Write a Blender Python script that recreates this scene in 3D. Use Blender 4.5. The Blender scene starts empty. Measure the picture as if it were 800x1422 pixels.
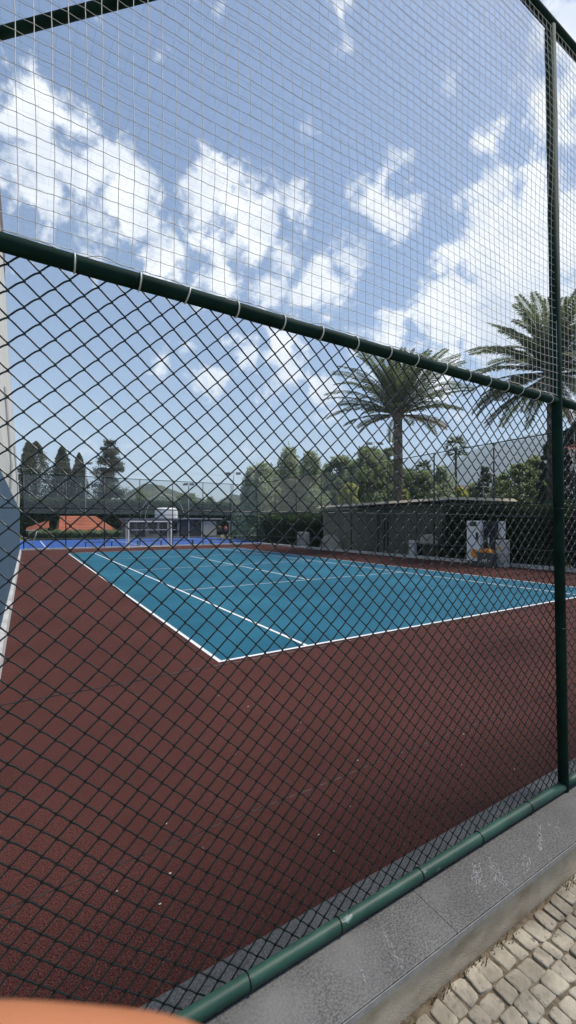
import bpy, bmesh, math, random
import numpy as np
from mathutils import Vector, Matrix, noise
R = math.radians
random.seed(7); rng = np.random.default_rng(7)
sc = bpy.context.scene
COL = sc.collection
EYE = 1.80          # lens height above the court
YAW = R(31.5)
F = 593.0; HX = 400.0; HY = 727.0     # focal length and horizon of the 800x1422 photograph, for measuring only
FW = (math.sin(YAW), math.cos(YAW)); RT = (math.cos(YAW), -math.sin(YAW))

def at(px, fwd):
    r = (px-HX)/F*fwd
    return (FW[0]*fwd+RT[0]*r, FW[1]*fwd+RT[1]*r)
def zz(py, fwd): return EYE+(HY-py)/F*fwd
def sdir(px, py):
    r = (px-HX)/F; u = (HY-py)/F
    return Vector((FW[0]+RT[0]*r, FW[1]+RT[1]*r, u)).normalized()

# ------------------------------------------------------------------ materials
def nt_new(name):
    m = bpy.data.materials.new(name); m.use_nodes = True
    nt = m.node_tree; b = nt.nodes['Principled BSDF']
    return m, nt, b
def srgb(r, g, b):
    def f(c):
        c /= 255.0
        return c/12.92 if c <= .04045 else ((c+.055)/1.055)**2.4
    return (f(r), f(g), f(b), 1)
def mat(name, c1, c2=None, scale=5, rough=.7, metal=0, bump=0, bscale=None, detail=6, mixlo=.35, mixhi=.65, spec=.5,
        c3=None, s3=1.0, lo3=.55, hi3=.7, stretch=None):
    m, nt, b = nt_new(name)
    if len(c1) == 3: c1 = (*c1, 1)
    b.inputs['Roughness'].default_value = rough; b.inputs['Metallic'].default_value = metal
    b.inputs['Specular IOR Level'].default_value = spec
    tc = nt.nodes.new('ShaderNodeTexCoord')
    src = tc.outputs['Object']
    if stretch:
        mp = nt.nodes.new('ShaderNodeMapping'); mp.inputs['Scale'].default_value = stretch
        nt.links.new(src, mp.inputs['Vector']); src = mp.outputs[0]
    def noise_mask(s, lo, hi, det):
        n = nt.nodes.new('ShaderNodeTexNoise'); n.inputs['Scale'].default_value = s; n.inputs['Detail'].default_value = det
        nt.links.new(src, n.inputs['Vector'])
        mr = nt.nodes.new('ShaderNodeMapRange'); mr.inputs[1].default_value = lo; mr.inputs[2].default_value = hi
        nt.links.new(n.outputs[0], mr.inputs[0]); return n, mr.outputs[0]
    col = None
    if c2 is not None:
        if len(c2) == 3: c2 = (*c2, 1)
        n, f = noise_mask(scale, mixlo, mixhi, detail)
        mx = nt.nodes.new('ShaderNodeMix'); mx.data_type = 'RGBA'
        mx.inputs[6].default_value = c1; mx.inputs[7].default_value = c2
        nt.links.new(f, mx.inputs[0]); col = mx.outputs[2]
        if c3 is not None:
            if len(c3) == 3: c3 = (*c3, 1)
            n3, f3 = noise_mask(s3, lo3, hi3, 4)
            m3 = nt.nodes.new('ShaderNodeMix'); m3.data_type = 'RGBA'
            nt.links.new(f3, m3.inputs[0]); nt.links.new(col, m3.inputs[6]); m3.inputs[7].default_value = c3
            col = m3.outputs[2]
        nt.links.new(col, b.inputs['Base Color'])
    else:
        b.inputs['Base Color'].default_value = c1
    if bump:
        nb = nt.nodes.new('ShaderNodeTexNoise'); nb.inputs['Scale'].default_value = bscale or scale*3; nb.inputs['Detail'].default_value = 4
        nt.links.new(src, nb.inputs['Vector'])
        bp = nt.nodes.new('ShaderNodeBump'); bp.inputs['Strength'].default_value = 1; bp.inputs['Distance'].default_value = bump
        nt.links.new(nb.outputs[0], bp.inputs['Height']); nt.links.new(bp.outputs[0], b.inputs['Normal'])
    return m
def leafmat(name, c1, c2, scale=.8):
    m = mat(name, c1, c2, scale, rough=.65, spec=.25, detail=3)
    nt = m.node_tree; b = nt.nodes['Principled BSDF']; out = nt.nodes['Material Output']
    tr = nt.nodes.new('ShaderNodeBsdfTranslucent'); tr.inputs[0].default_value = (*[min(1, v*1.9) for v in c2[:3]], 1)
    mx = nt.nodes.new('ShaderNodeMixShader'); mx.inputs[0].default_value = .42
    nt.links.new(b.outputs[0], mx.inputs[1]); nt.links.new(tr.outputs[0], mx.inputs[2]); nt.links.new(mx.outputs[0], out.inputs[0])
    return m
def screenmat(name, col, cover):
    """woven mesh: fine threads with open holes"""
    m, nt, b = nt_new(name)
    b.inputs['Base Color'].default_value = (*col, 1); b.inputs['Roughness'].default_value = .8
    tp = nt.nodes.new('ShaderNodeBsdfTransparent')
    mx = nt.nodes.new('ShaderNodeMixShader')
    tc = nt.nodes.new('ShaderNodeTexCoord'); n = nt.nodes.new('ShaderNodeTexNoise'); n.inputs['Scale'].default_value = .7
    nt.links.new(tc.outputs['Object'], n.inputs['Vector'])
    mr = nt.nodes.new('ShaderNodeMapRange'); mr.inputs[3].default_value = cover*.75; mr.inputs[4].default_value = cover*1.25
    nt.links.new(n.outputs[0], mr.inputs[0]); nt.links.new(mr.outputs[0], mx.inputs[0])
    tl = nt.nodes.new('ShaderNodeBsdfTranslucent'); tl.inputs[0].default_value = (*col, 1)
    m2 = nt.nodes.new('ShaderNodeMixShader'); m2.inputs[0].default_value = .5
    nt.links.new(b.outputs[0], m2.inputs[1]); nt.links.new(tl.outputs[0], m2.inputs[2])
    nt.links.new(tp.outputs[0], mx.inputs[1]); nt.links.new(m2.outputs[0], mx.inputs[2])
    nt.links.new(mx.outputs[0], nt.nodes['Material Output'].inputs[0])
    return m
M = {}
M['green'] = mat('green_paint', (.005, .022, .016), (.009, .034, .025), 6, rough=.75, spec=.10, bump=.0006, bscale=60)
M['green_skylit_worn'] = mat('green_paint_skylit_worn', (.011, .046, .032), (.018, .064, .045), 8, rough=.52, spec=.35, bump=.0006, bscale=60,  # same paint as the rails, skylight put into the green; pale scuffs are wear
                      c3=(.33, .42, .38), s3=7, lo3=.66, hi3=.74, stretch=(1, 3, 3))
M['wire'] = mat('dark_coated_wire', (.003, .009, .008), (.006, .014, .012), 30, rough=.30)
M['tension'] = mat('tension_wire', (.01, .022, .018), (.03, .038, .034), 14, rough=.35)
M['net'] = mat('pale_cord', (.66, .63, .56), (.80, .77, .70), 40, rough=.75)
M['net_far'] = mat('roof_net_cord', (.5, .5, .48), None, rough=.8)
M['tie_w'] = mat('white_cable_tie', (.62, .62, .58), (.7, .7, .66), 20, rough=.4)
M['tie_b'] = mat('black_cable_tie', (.01, .012, .012), None, rough=.35)
M['rubber'] = mat('maroon_rubber', (.026, .006, .005), (.112, .042, .035), 140, rough=.92, bump=.003, bscale=170, detail=4, mixlo=.38, mixhi=.64, spec=.12,
                  c3=(.26, .165, .145), s3=200, lo3=.62, hi3=.70)
M['teal'] = mat('teal_acrylic', (.008, .086, .142), (.011, .102, .165), 1.2, rough=.85, bump=.001, bscale=200, spec=.22,
                c3=(.018, .118, .18), s3=.35, lo3=.45, hi3=.75)
M['blue'] = mat('blue_acrylic', (.014, .075, .30), (.018, .09, .36), 1.5, rough=.65)
M['line'] = mat('court_line_paint', (.66, .68, .70), (.78, .80, .80), 30, rough=.6)
M['granite'] = mat('grey_granite', (.042, .042, .041), (.130, .128, .124), 120, rough=.6, bump=.0012, bscale=220, detail=5,
                   c3=(.135, .135, .13), s3=3.0, lo3=.50, hi3=.80)
M['granite_edge'] = mat('pale_granite', (.22, .22, .21), (.30, .29, .27), 40, rough=.7)
M['grout'] = mat('grout', (.27, .27, .26), None, rough=.9)
M['plaster'] = mat('sandy_render', (.40, .33, .23), (.52, .44, .32), 7, rough=.95, bump=.003, bscale=90, c3=(.26, .18, .10), s3=4, lo3=.55, hi3=.8, stretch=(1, 1, 2))
M['stone'] = mat('pale_setts', (.20, .175, .135), (.36, .32, .25), 9, rough=.92, bump=.007, bscale=42, c3=(.16, .14, .11), s3=38, lo3=.60, hi3=.68)
M['joint'] = mat('sandy_joint', (.07, .052, .03), (.16, .125, .085), 30, rough=.95, bump=.006, bscale=60)
M['asphalt'] = mat('asphalt', (.05, .05, .05), (.08, .08, .075), 20, rough=.9)
M['earth'] = mat('dry_grass_land', (.10, .115, .05), (.16, .15, .09), .3, rough=.95, c3=(.06, .09, .04), s3=.05)
M['cream'] = mat('cream_cladding', (.50, .49, .44), (.56, .55, .50), .8, rough=.75, stretch=(1, 6, .4))
M['bluewall'] = mat('blue_grey_cladding', (.07, .125, .18), (.09, .15, .21), .8, rough=.6, stretch=(1, 6, .4))
M['brown'] = mat('brown_fascia', (.09, .055, .04), (.13, .08, .06), 3, rough=.7)
M['kerb'] = mat('pale_kerb', (.42, .42, .41), (.52, .52, .50), 6, rough=.85, c3=(.25, .25, .24), s3=1.5, lo3=.6, hi3=.75)
M['white'] = mat('white_paint', (.74, .75, .75), (.80, .80, .80), 6, rough=.4)
M['mgrey'] = mat('mid_grey', (.16, .165, .165), (.24, .24, .235), 1.5, rough=.8)
M['grey'] = mat('pale_grey', (.42, .43, .43), (.50, .50, .49), 3, rough=.6)
M['dgrey'] = mat('dark_grey', (.05, .055, .06), (.07, .075, .08), 9, rough=.5)
M['black'] = mat('black_metal', (.008, .009, .010), (.014, .015, .016), 9, rough=.45)
M['steel'] = mat('galvanised_steel', (.25, .26, .27), (.33, .34, .35), 9, rough=.45, metal=.5)
M['orange'] = mat('orange_plastic', (.75, .25, .02), (.80, .30, .03), 9, rough=.45)
M['yellow'] = mat('yellow_plastic', (.75, .48, .04), None, rough=.45)
M['rim'] = mat('orange_rim', (.62, .10, .03), (.68, .13, .04), 9, rough=.4)
M['tile'] = mat('terracotta_tiles', (.36, .10, .05), (.46, .15, .08), 2, rough=.8, bump=.03, bscale=8, stretch=(.3, 1, 3))
M['slat'] = mat('grey_green_slats', (.16, .18, .13), (.26, .275, .20), 1.2, rough=.7, stretch=(1, 1, .3))
M['slat_lt'] = mat('pale_slats', (.30, .305, .23), (.40, .40, .31), 1.2, rough=.7, stretch=(1, 1, .3))  # paler slats for the far stretch of the wall
M['roofedge'] = mat('cream_roof_sheet', (.56, .48, .36), (.68, .61, .48), 2, rough=.8)
M['cloth'] = mat('beige_canvas', (.42, .39, .33), (.52, .49, .42), 3, rough=.9)
M['skin'] = mat('skin', (.42, .155, .065), (.48, .185, .085), 60, rough=.5, bump=.0002, bscale=900)
M['skin'].node_tree.nodes['Principled BSDF'].inputs['Subsurface Weight'].default_value = .15
M['skin'].node_tree.nodes['Principled BSDF'].inputs['Subsurface Radius'].default_value = (.01, .004, .002)
M['nail'] = mat('nail', (.66, .38, .30), None, rough=.25)
M['tan'] = mat('tanned_skin', (.40, .19, .12), None, rough=.6)
M['pinkcloth'] = mat('pink_cloth', (.50, .20, .18), None, rough=.9)
M['shorts'] = mat('black_shorts', (.012, .012, .015), None, rough=.9)
M['hair'] = mat('dark_hair', (.02, .013, .01), None, rough=.7)
M['bark'] = mat('grey_bark', (.12, .10, .08), (.20, .17, .14), 6, rough=.95, bump=.03, bscale=12)
M['palmbark'] = mat('palm_bark', (.09, .075, .06), (.19, .16, .125), 5, rough=.95, bump=.06, bscale=7, stretch=(1, 1, 3))
M['l_cyp'] = leafmat('cypress_leaves', (.022, .036, .018), (.045, .065, .030), .5)
M['l_pine'] = leafmat('pine_needles', (0.038, 0.051, 0.038), (0.074, 0.095, 0.061), .6)
M['l_euc'] = leafmat('grey_green_leaves', (.16, .205, .12), (.33, .38, .25), .5)
M['l_mid'] = leafmat('mid_green_leaves', (.095, .13, .06), (.22, .265, .14), .5)
M['l_light'] = leafmat('light_green_leaves', (.12, .17, .065), (.25, .31, .14), .6)
M['l_yel'] = leafmat('yellow_green_leaves', (0.230, 0.257, 0.061), (0.405, 0.405, 0.108), .7)
M['l_dark'] = leafmat('dark_hedge_leaves', (.018, .042, .016), (.052, .09, .034), .9)
M['l_palm'] = leafmat('palm_leaflets', (.036, .052, .024), (.085, .108, .050), 1.2)
M['l_dead'] = leafmat('dry_palm_leaflets', (.13, .105, .06), (.20, .16, .09), 1.2)
M['hill'] = mat('wooded_slope', (.030, .048, .022), (.075, .085, .045), .06, rough=.95, bump=2.5, bscale=.12, detail=8)
M['mount'] = mat('mountain_rock', (.035, .05, .045), (.085, .095, .085), .004, rough=.95, detail=8)
M['glassy'] = mat('dark_window', (.012, .014, .017), None, rough=.12)
M['wallhouse'] = mat('beige_wall', (.42, .36, .27), (.50, .44, .34), 1, rough=.9)
M['screen'] = screenmat('grey_wind_net', (.36, .385, .35), .28)
M['linkmesh'] = screenmat('distant_wire_mesh', (.02, .03, .028), .20)
M['whitenet'] = mat('white_goal_net', (.6, .62, .62), None, rough=.8)
M['debris'] = mat('pale_leaf_litter', (.55, .50, .40), None, rough=.9)

# ------------------------------------------------------------------ mesh building
class MB:
    def __init__(s): s.v = []; s.f = []; s.m = []
    def add(s, vs, fs, mi=0):
        n = len(s.v); s.v += [tuple(v) for v in vs]
        for f in fs: s.f.append(tuple(i+n for i in f)); s.m.append(mi)
        return s
    def box(s, x0, x1, y0, y1, z0, z1, mi=0):
        return s.add([(x0,y0,z0),(x1,y0,z0),(x1,y1,z0),(x0,y1,z0),(x0,y0,z1),(x1,y0,z1),(x1,y1,z1),(x0,y1,z1)],
                     [(0,3,2,1),(4,5,6,7),(0,1,5,4),(1,2,6,5),(2,3,7,6),(3,0,4,7)], mi)
    def bar(s, a, b, w, h, mi=0):
        a = Vector(a); b = Vector(b); d = (b-a).normalized()
        up = Vector((0,0,1)) if abs(d.z) < .9 else Vector((0,1,0))
        sx = d.cross(up).normalized()*w/2; sy = sx.cross(d).normalized()*h/2
        vs = [p+i*sx+j*sy for p in (a, b) for i, j in ((-1,-1),(1,-1),(1,1),(-1,1))]
        return s.add(vs, [(3,2,1,0),(4,5,6,7),(0,1,5,4),(1,2,6,5),(2,3,7,6),(3,0,4,7)], mi)
    def tube(s, pts, r, n=8, cap=True, mi=0, up=None):
        pts = [Vector(p) for p in pts]; k = len(pts)
        rr = r if isinstance(r, (list, tuple)) else [r]*k
        base = len(s.v); ref = up
        for i, p in enumerate(pts):
            d = (pts[min(i+1, k-1)]-pts[max(i-1, 0)])
            d = d.normalized() if d.length > 0 else Vector((0,0,1))
            if ref is None: ref = Vector((0,0,1)) if abs(d.z) < .9 else Vector((1,0,0))
            a = d.cross(ref).normalized(); b = a.cross(d).normalized()
            if up is None: ref = b
            for j in range(n):
                t = 2*math.pi*j/n
                q = p+(a*math.cos(t)+b*math.sin(t))*rr[i]; s.v.append((q.x, q.y, q.z))
        for i in range(k-1):
            for j in range(n):
                j2 = (j+1) % n
                s.f.append((base+i*n+j, base+(i+1)*n+j, base+(i+1)*n+j2, base+i*n+j2)); s.m.append(mi)
        if cap:
            s.f.append(tuple(base+j for j in range(n))); s.m.append(mi)
            s.f.append(tuple(base+(k-1)*n+j for j in reversed(range(n)))); s.m.append(mi)
        return s
    def build(s, name, mats, parent=None, smooth=False, loc=None, bevel=0):
        me = bpy.data.meshes.new(name); me.from_pydata(s.v, [], s.f)
        if not isinstance(mats, (list, tuple)): mats = [mats]
        for m in mats: me.materials.append(m)
        if len(mats) > 1: me.polygons.foreach_set('material_index', s.m)
        if smooth: me.polygons.foreach_set('use_smooth', [True]*len(me.polygons))
        me.update()
        o = bpy.data.objects.new(name, me); COL.objects.link(o)
        if parent is not None: o.parent = parent
        if loc is not None: o.location = loc
        if bevel:
            md = o.modifiers.new('bevel', 'BEVEL'); md.width = bevel; md.segments = 2; md.limit_method = 'ANGLE'
        return o
def npmesh(name, V, nper, m, parent=None, smooth=False):
    """V: (n, nper, 3) array of separate polygons"""
    n = V.shape[0]; me = bpy.data.meshes.new(name)
    me.vertices.add(n*nper); me.vertices.foreach_set('co', V.reshape(-1).astype(np.float32))
    me.loops.add(n*nper); me.loops.foreach_set('vertex_index', np.arange(n*nper, dtype=np.int32))
    me.polygons.add(n); me.polygons.foreach_set('loop_start', np.arange(n, dtype=np.int32)*nper)
    me.update(calc_edges=True); me.materials.append(m)
    o = bpy.data.objects.new(name, me); COL.objects.link(o)
    if parent is not None: o.parent = parent
    return o
def tag(o, label=None, cat=None, group=None, kind=None):
    if label: o['label'] = label
    if cat: o['category'] = cat
    if group: o['group'] = group
    if kind: o['kind'] = kind
    return o
def empty(name, loc, label, cat, group=None, rz=0):
    o = bpy.data.objects.new(name, None); COL.objects.link(o); o.location = loc; o.rotation_euler = (0, 0, rz)
    o.empty_display_size = .2
    return tag(o, label, cat, group)
def kids(o): return [c for c in COL.objects if c.parent == o]
def copy_tree(o, parent=None):
    c = o.copy(); COL.objects.link(c); c.parent = parent
    for ch in kids(o): copy_tree(ch, c)
    return c

def patches(m, scale, lo, hi, stretch=(1, 1, 1)):
    nt = m.node_tree; b = nt.nodes['Principled BSDF']; lk = b.inputs['Base Color'].links
    tc = nt.nodes.new('ShaderNodeTexCoord'); mp = nt.nodes.new('ShaderNodeMapping'); mp.inputs['Scale'].default_value = stretch
    n = nt.nodes.new('ShaderNodeTexNoise'); n.inputs['Scale'].default_value = scale; n.inputs['Detail'].default_value = 7; n.inputs['Roughness'].default_value = .6
    nt.links.new(tc.outputs['Object'], mp.inputs[0]); nt.links.new(mp.outputs[0], n.inputs['Vector'])
    mr = nt.nodes.new('ShaderNodeMapRange'); mr.inputs[1].default_value = .3; mr.inputs[2].default_value = .7; mr.inputs[3].default_value = lo; mr.inputs[4].default_value = hi
    nt.links.new(n.outputs[0], mr.inputs[0])
    vm = nt.nodes.new('ShaderNodeVectorMath'); vm.operation = 'SCALE'; src = lk[0].from_socket
    nt.links.new(src, vm.inputs[0]); nt.links.new(mr.outputs[0], vm.inputs['Scale']); nt.links.new(vm.outputs[0], b.inputs['Base Color'])
for k_, s_, lo_, hi_ in (('rubber', .6, .82, 1.18), ('teal', .35, .9, 1.14), ('granite', 2.2, .78, 1.2), ('plaster', 1.3, .75, 1.15), ('stone', 2.5, .72, 1.2),
                         ('green', 3, .75, 1.3), ('green_skylit_worn', 4, .7, 1.35), ('slat', .5, .65, 1.25), ('line', 3, .86, 1.03), ('cream', .3, .88, 1.05), ('kerb', .8, .8, 1.1), ('tile', .6, .75, 1.15)):
    patches(M[k_], s_, lo_, hi_)

# ------------------------------------------------------------------ camera
cam = bpy.data.cameras.new('camera'); co = bpy.data.objects.new('camera', cam); COL.objects.link(co)
co.location = (0, 0, EYE)
cam.sensor_fit = 'VERTICAL'; cam.sensor_height = 36; cam.lens = F/1422*36
cam.clip_start = .01; cam.clip_end = 20000
cam.shift_y = 16/1422
co.rotation_euler = (math.pi/2, 0, -YAW)
cam.dof.use_dof = True; cam.dof.focus_distance = 4.0; cam.dof.aperture_fstop = 15.0
sc.camera = co

# ------------------------------------------------------------------ the setting: ground
MB().box(-6000, 6000, -6000, 6000, -1.3, -.262).build('ground', M['earth']); tag(COL.objects['ground'], kind='structure')
# raised land behind the wall, under the courts
yard = MB()
yard.box(-40, 150, 1.60, 160, -.5, -.012)
yard.build('yard_ground', M['earth']); tag(COL.objects['yard_ground'], kind='structure')
MB().box(-.30, 17.32, 1.60, 33.55, -.20, 0).build('court_surround', M['rubber']); tag(COL.objects['court_surround'], kind='structure')
CX0, CX1, CY0, CY1 = 2.12, 13.22, 5.17, 28.94
MB().add([(CX0,CY0,.004),(CX1,CY0,.004),(CX1,CY1,.004),(CX0,CY1,.004)], [(0,1,2,3)]).build('court_surface', M['teal']); tag(COL.objects['court_surface'], kind='structure')
ln = MB()
def line(x0, x1, y0, y1): ln.add([(x0,y0,.008),(x1,y0,.008),(x1,y1,.008),(x0,y1,.008)], [(0,1,2,3)])
w = .055; LX0, LX1 = CX0+1.37, CX1-1.37; SV0, SV1, NT = 11.25, 22.9, 17.05
line(CX0, CX0+w, CY0, CY1); line(CX1-w, CX1, CY0, CY1)
line(CX0+w, CX1-w, CY0, CY0+w); line(CX0+w, CX1-w, CY1-w, CY1)
line(LX0, LX0+w, CY0+w, CY1-w); line(LX1-w, LX1, CY0+w, CY1-w)
for y in (SV0, NT, SV1): line(LX0+w, LX1-w, y, y+.04)
cxm = (CX0+CX1)/2
line(cxm, cxm+w, SV0+.04, NT); line(cxm, cxm+w, NT+.04, SV1)
ln.build('court_lines', M['line']); tag(COL.objects['court_lines'], kind='structure')
# blue neighbouring court beyond
MB().box(-3.5, 20.5, 33.85, 52.5, -.2, 0).build('blue_court', M['blue']); tag(COL.objects['blue_court'], kind='structure')
bl = MB()
for a in ((-.8, 18.2, 35.2, 35.28), (-.8, 18.2, 51.0, 51.08), (1.2, 1.28, 35.28, 51.0), (8, 8.08, 35.28, 51.0), (16.8, 16.88, 35.28, 51.0)):
    x0, x1, y0, y1 = a; bl.add([(x0,y0,.004),(x1,y0,.004),(x1,y1,.004),(x0,y1,.004)], [(0,1,2,3)])
bl.build('blue_court_lines', M['line']); tag(COL.objects['blue_court_lines'], kind='structure')
# leaf litter on the rubber near the fence
lt = MB()
for i in range(38):
    x = random.uniform(0, 3.2); y = 1.75+abs(random.gauss(0, 1.1)); r = random.uniform(.002, .006); a = random.uniform(0, 6.3)
    lt.add([(x+r*1.6*math.cos(a+t), y+r*math.sin(a+t)*1.0, .004+random.uniform(0, .003)) for t in (0, 1.6, 3.1, 4.7)], [(0,1,2,3)])
lt.build('leaf_litter', M['debris']); tag(COL.objects['leaf_litter'], 'pale flecks of dry leaf litter scattered on the maroon surface', 'litter', kind='stuff')

# ------------------------------------------------------------------ street: setts
PV = -.166
pav = MB()
y = 1.192; row = 0
while y > -2.6:
    h = random.uniform(.078, .104); x = -1.6-random.random()*.1
    while x < 7.5:
        wd = random.uniform(.062, .105)
        def wob(px_, py_): return noise.noise(Vector((px_*1.3, py_*1.3, 0)))*.05
        j = .0035
        c = [(x+j+random.uniform(-.009,.009), y-h+j+random.uniform(-.009,.009)), (x+wd-j+random.uniform(-.009,.009), y-h+j+random.uniform(-.009,.009)),
             (x+wd-j+random.uniform(-.009,.009), y-j+random.uniform(-.009,.009)), (x+j+random.uniform(-.009,.009), y-j+random.uniform(-.009,.009))]
        dz = random.uniform(-.005, .006); tilt = random.uniform(-.02, .02)
        cx = sum(p[0] for p in c)/4; cy = sum(p[1] for p in c)/4
        # octagon: corners cut
        o8 = []
        for k in range(4):
            p, q, r_ = c[k-1], c[k], c[(k+1) % 4]; cut = random.uniform(.05, .17)
            o8.append((q[0]+(p[0]-q[0])*cut, q[1]+(p[1]-q[1])*cut)); o8.append((q[0]+(r_[0]-q[0])*cut, q[1]+(r_[1]-q[1])*cut))
        n0 = len(pav.v)
        rings = ((1.0, -.03), (1.0, -.0035), (.965, 0.0), (.75, .0008))
        for s_, z_ in rings:
            for (qx, qy) in o8:
                X = cx+(qx-cx)*s_; Y = cy+(qy-cy)*s_
                pav.v.append((X, Y+wob(X, 0)*.8, PV+z_+dz+(qx-cx)*tilt))
        pav.v.append((cx, cy+wob(cx, 0)*.8, PV+.0016+dz))
        for a in range(3):
            for b in range(8):
                b2 = (b+1) % 8
                pav.f.append((n0+a*8+b, n0+a*8+b2, n0+(a+1)*8+b2, n0+(a+1)*8+b)); pav.m.append(0)
        for b in range(8): pav.f.append((n0+24+b, n0+24+(b+1) % 8, n0+32)); pav.m.append(0)
        x += wd
    y -= h; row += 1
pav.build('pavement', M['stone'], smooth=True); tag(COL.objects['pavement'], kind='structure')
# joint bed, gently uneven
jb = MB(); nx, ny = 90, 40
for i in range(nx+1):
    for j_ in range(ny+1):
        X = -1.7+i*9.3/nx; Y = -2.7+j_*3.93/ny
        jb.v.append((X, Y, PV-.006+noise.noise(Vector((X*6, Y*6, 1)))*.004))
for i in range(nx):
    for j_ in range(ny):
        a = i*(ny+1)+j_; jb.f.append((a, a+ny+1, a+ny+2, a+1)); jb.m.append(0)
jb.build('pavement_bed', M['joint'], smooth=True); tag(COL.objects['pavement_bed'], kind='structure')
MB().box(-30, 30, -12, -2.7, -.258, PV-.004).build('road', M['asphalt']); tag(COL.objects['road'], kind='structure')
MB().box(7.6, 30, -2.7, 1.23, -.258, PV-.004).build('pavement_slabs', M['granite_edge']); tag(COL.objects['pavement_slabs'], kind='structure')
MB().box(-30, -1.7, -2.7, 1.23, -.258, PV-.004).build('pavement_slabs', M['granite_edge']); tag(COL.objects['pavement_slabs.001'], kind='structure')
# tufts and crumbs where the wall meets the setts
tf = MB()
for i in range(620):
    x = random.uniform(.3, 4.2); k = noise.noise(Vector((x*5, 3, 0)))
    if k < 0: continue
    y = 1.195-abs(random.gauss(0, .018)); hgt = random.uniform(.008, .028); a = random.uniform(0, 6.3)
    dx, dy = .003*math.cos(a), .003*math.sin(a); lean = random.uniform(-.012, .012)
    tf.add([(x-dx,y-dy,PV-.004),(x+dx,y+dy,PV-.004),(x+lean,y+random.uniform(-.01,.004),PV+hgt)], [(0,1,2)])
tf.build('grass_tufts', mat('dry_moss', (.10, .075, .035), (.16, .12, .05), 40, rough=.9)); tag(COL.objects['grass_tufts'], 'dry brown tufts in the joint at the foot of the low wall', 'tufts', kind='stuff')

# ------------------------------------------------------------------ low wall with granite coping
WY = 1.20
lw = empty('low_wall', (0, WY, -.216), 'low sandy rendered wall topped with grey granite coping under the fence', 'wall')
def plane_noise_wall():
    b = MB(); b.box(-6, 14, .006, .40, -.1, .216); return b
plane_noise_wall().build('wall_body', M['plaster'], lw)
xs = [-3.21, -1.61, -.01, 1.585, 3.18, 4.78, 6.38, 7.98]
for i in range(len(xs)-1):
    b = MB(); b.box(xs[i]+.0015, xs[i+1]-.0015, 1.188-WY, 1.612-WY, .2175, .2515)
    s = b.build('coping_slab', M['granite'], lw, bevel=.0025)
    if i == 3: s['label'] = 'coping slab with white chalky scuffs beside the green pipe'
b = MB(); b.box(-3.2, 7.9, 1.1855-WY, 1.1878-WY, .2190, .2440); b.build('coping_edge', M['granite_edge'], lw)  # thin strip of paler granite along the front of the coping
b = MB(); b.box(-3.2, 7.9, 1.1915-WY, 1.60-WY, .2165, .2485); b.build('mortar_bed', M['grout'], lw)
# pale scuffs on the slab (paint smears, own outlines)
sf = MB()
random.seed(5)
def smear(x, y, L, wd_, ang, n):
    for i in range(n):
        u = random.gauss(0, .32)*L; v = random.gauss(0, .32)*wd_
        X = x+u*math.cos(ang)-v*math.sin(ang); Y = y+u*math.sin(ang)+v*math.cos(ang)
        a = ang+random.uniform(-.5, .5); l = random.uniform(.003, .012); t = random.uniform(.0006, .0018)
        ca, sa = math.cos(a), math.sin(a)
        sf.add([(X-l*ca+t*sa, Y-WY-l*sa-t*ca, .2522), (X+l*ca+t*sa, Y-WY+l*sa-t*ca, .2522), (X+l*ca-t*sa, Y-WY+l*sa+t*ca, .2522), (X-l*ca-t*sa, Y-WY-l*sa+t*ca, .2522)], [(0,1,2,3)])
for a in ((2.02, 1.28, .13, .035, 1.0, 70), (1.93, 1.33, .16, .05, .6, 60), (2.45, 1.30, .16, .016, .5, 60), (2.62, 1.31, .05, .02, 1.6, 18), (1.30, 1.30, .14, .02, 1.3, 26), (1.12, 1.27, .05, .01, 1.2, 10), (2.2, 1.25, .15, .05, .3, 30)): smear(*a)
sf.build('chalk_scuffs', mat('chalky_white', (.27, .275, .275), None, rough=.9), lw)

# ------------------------------------------------------------------ the near fence
FY = 1.458; ZB, ZM, ZT = .074, 2.598, 4.99; PX = 2.935
FX0, FX1 = -.32, 6.55
fence = empty('chain_link_fence', (0, FY, .036), 'tall dark green chain link fence with pale netting above, nearest the camera', 'fence')
fo = Vector((0, FY, .036))
def L(x, y, z): return (x-fo.x, y-fo.y, z-fo.z)
random.seed(11)
# rails
def rail(x0, x1, z, r, name, m, sagn=0):
    n = 24; p = [L(x0+(x1-x0)*i/n, FY+noise.noise(Vector((i*.5, z, 0)))*sagn, z+noise.noise(Vector((i*.4, z, 5)))*sagn) for i in range(n+1)]
    return MB().tube(p, r, 20).build(name, m, fence, smooth=True)
def postx(z): return PX+.10-(z/5.0)*.17
rail(FX0, postx(ZB)-.02, ZB-.008, .0282, 'bottom_rail', M['green_skylit_worn'])['label'] = 'scuffed green bottom pipe, painted lighter for the skylight on it'
rail(postx(ZB)+.02, FX1, ZB-.008, .0282, 'bottom_rail', M['green_skylit_worn'])
rail(FX0, postx(ZM)-.02, ZM, .0262, 'middle_rail', M['green'], .002)
rail(postx(ZM)+.02, FX1, ZM, .0262, 'middle_rail', M['green'], .002)
rail(FX0, FX1, ZT+.02, .030, 'top_rail', M['green'], .002)
MB().tube([L(postx(.036)+.0, FY, .036), L(postx(ZT), FY, ZT-.01)], .0315, 24).build('post', M['green'], fence, smooth=True)
MB().tube([L(FX0, FY, -.02), L(FX0, FY, ZT+.06)], .045, 20).build('post', M['green'], fence, smooth=True)
MB().tube([L(FX1, FY, -.02), L(FX1, FY, ZT+.06)], .045, 20).build('post', M['green'], fence, smooth=True)
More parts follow.
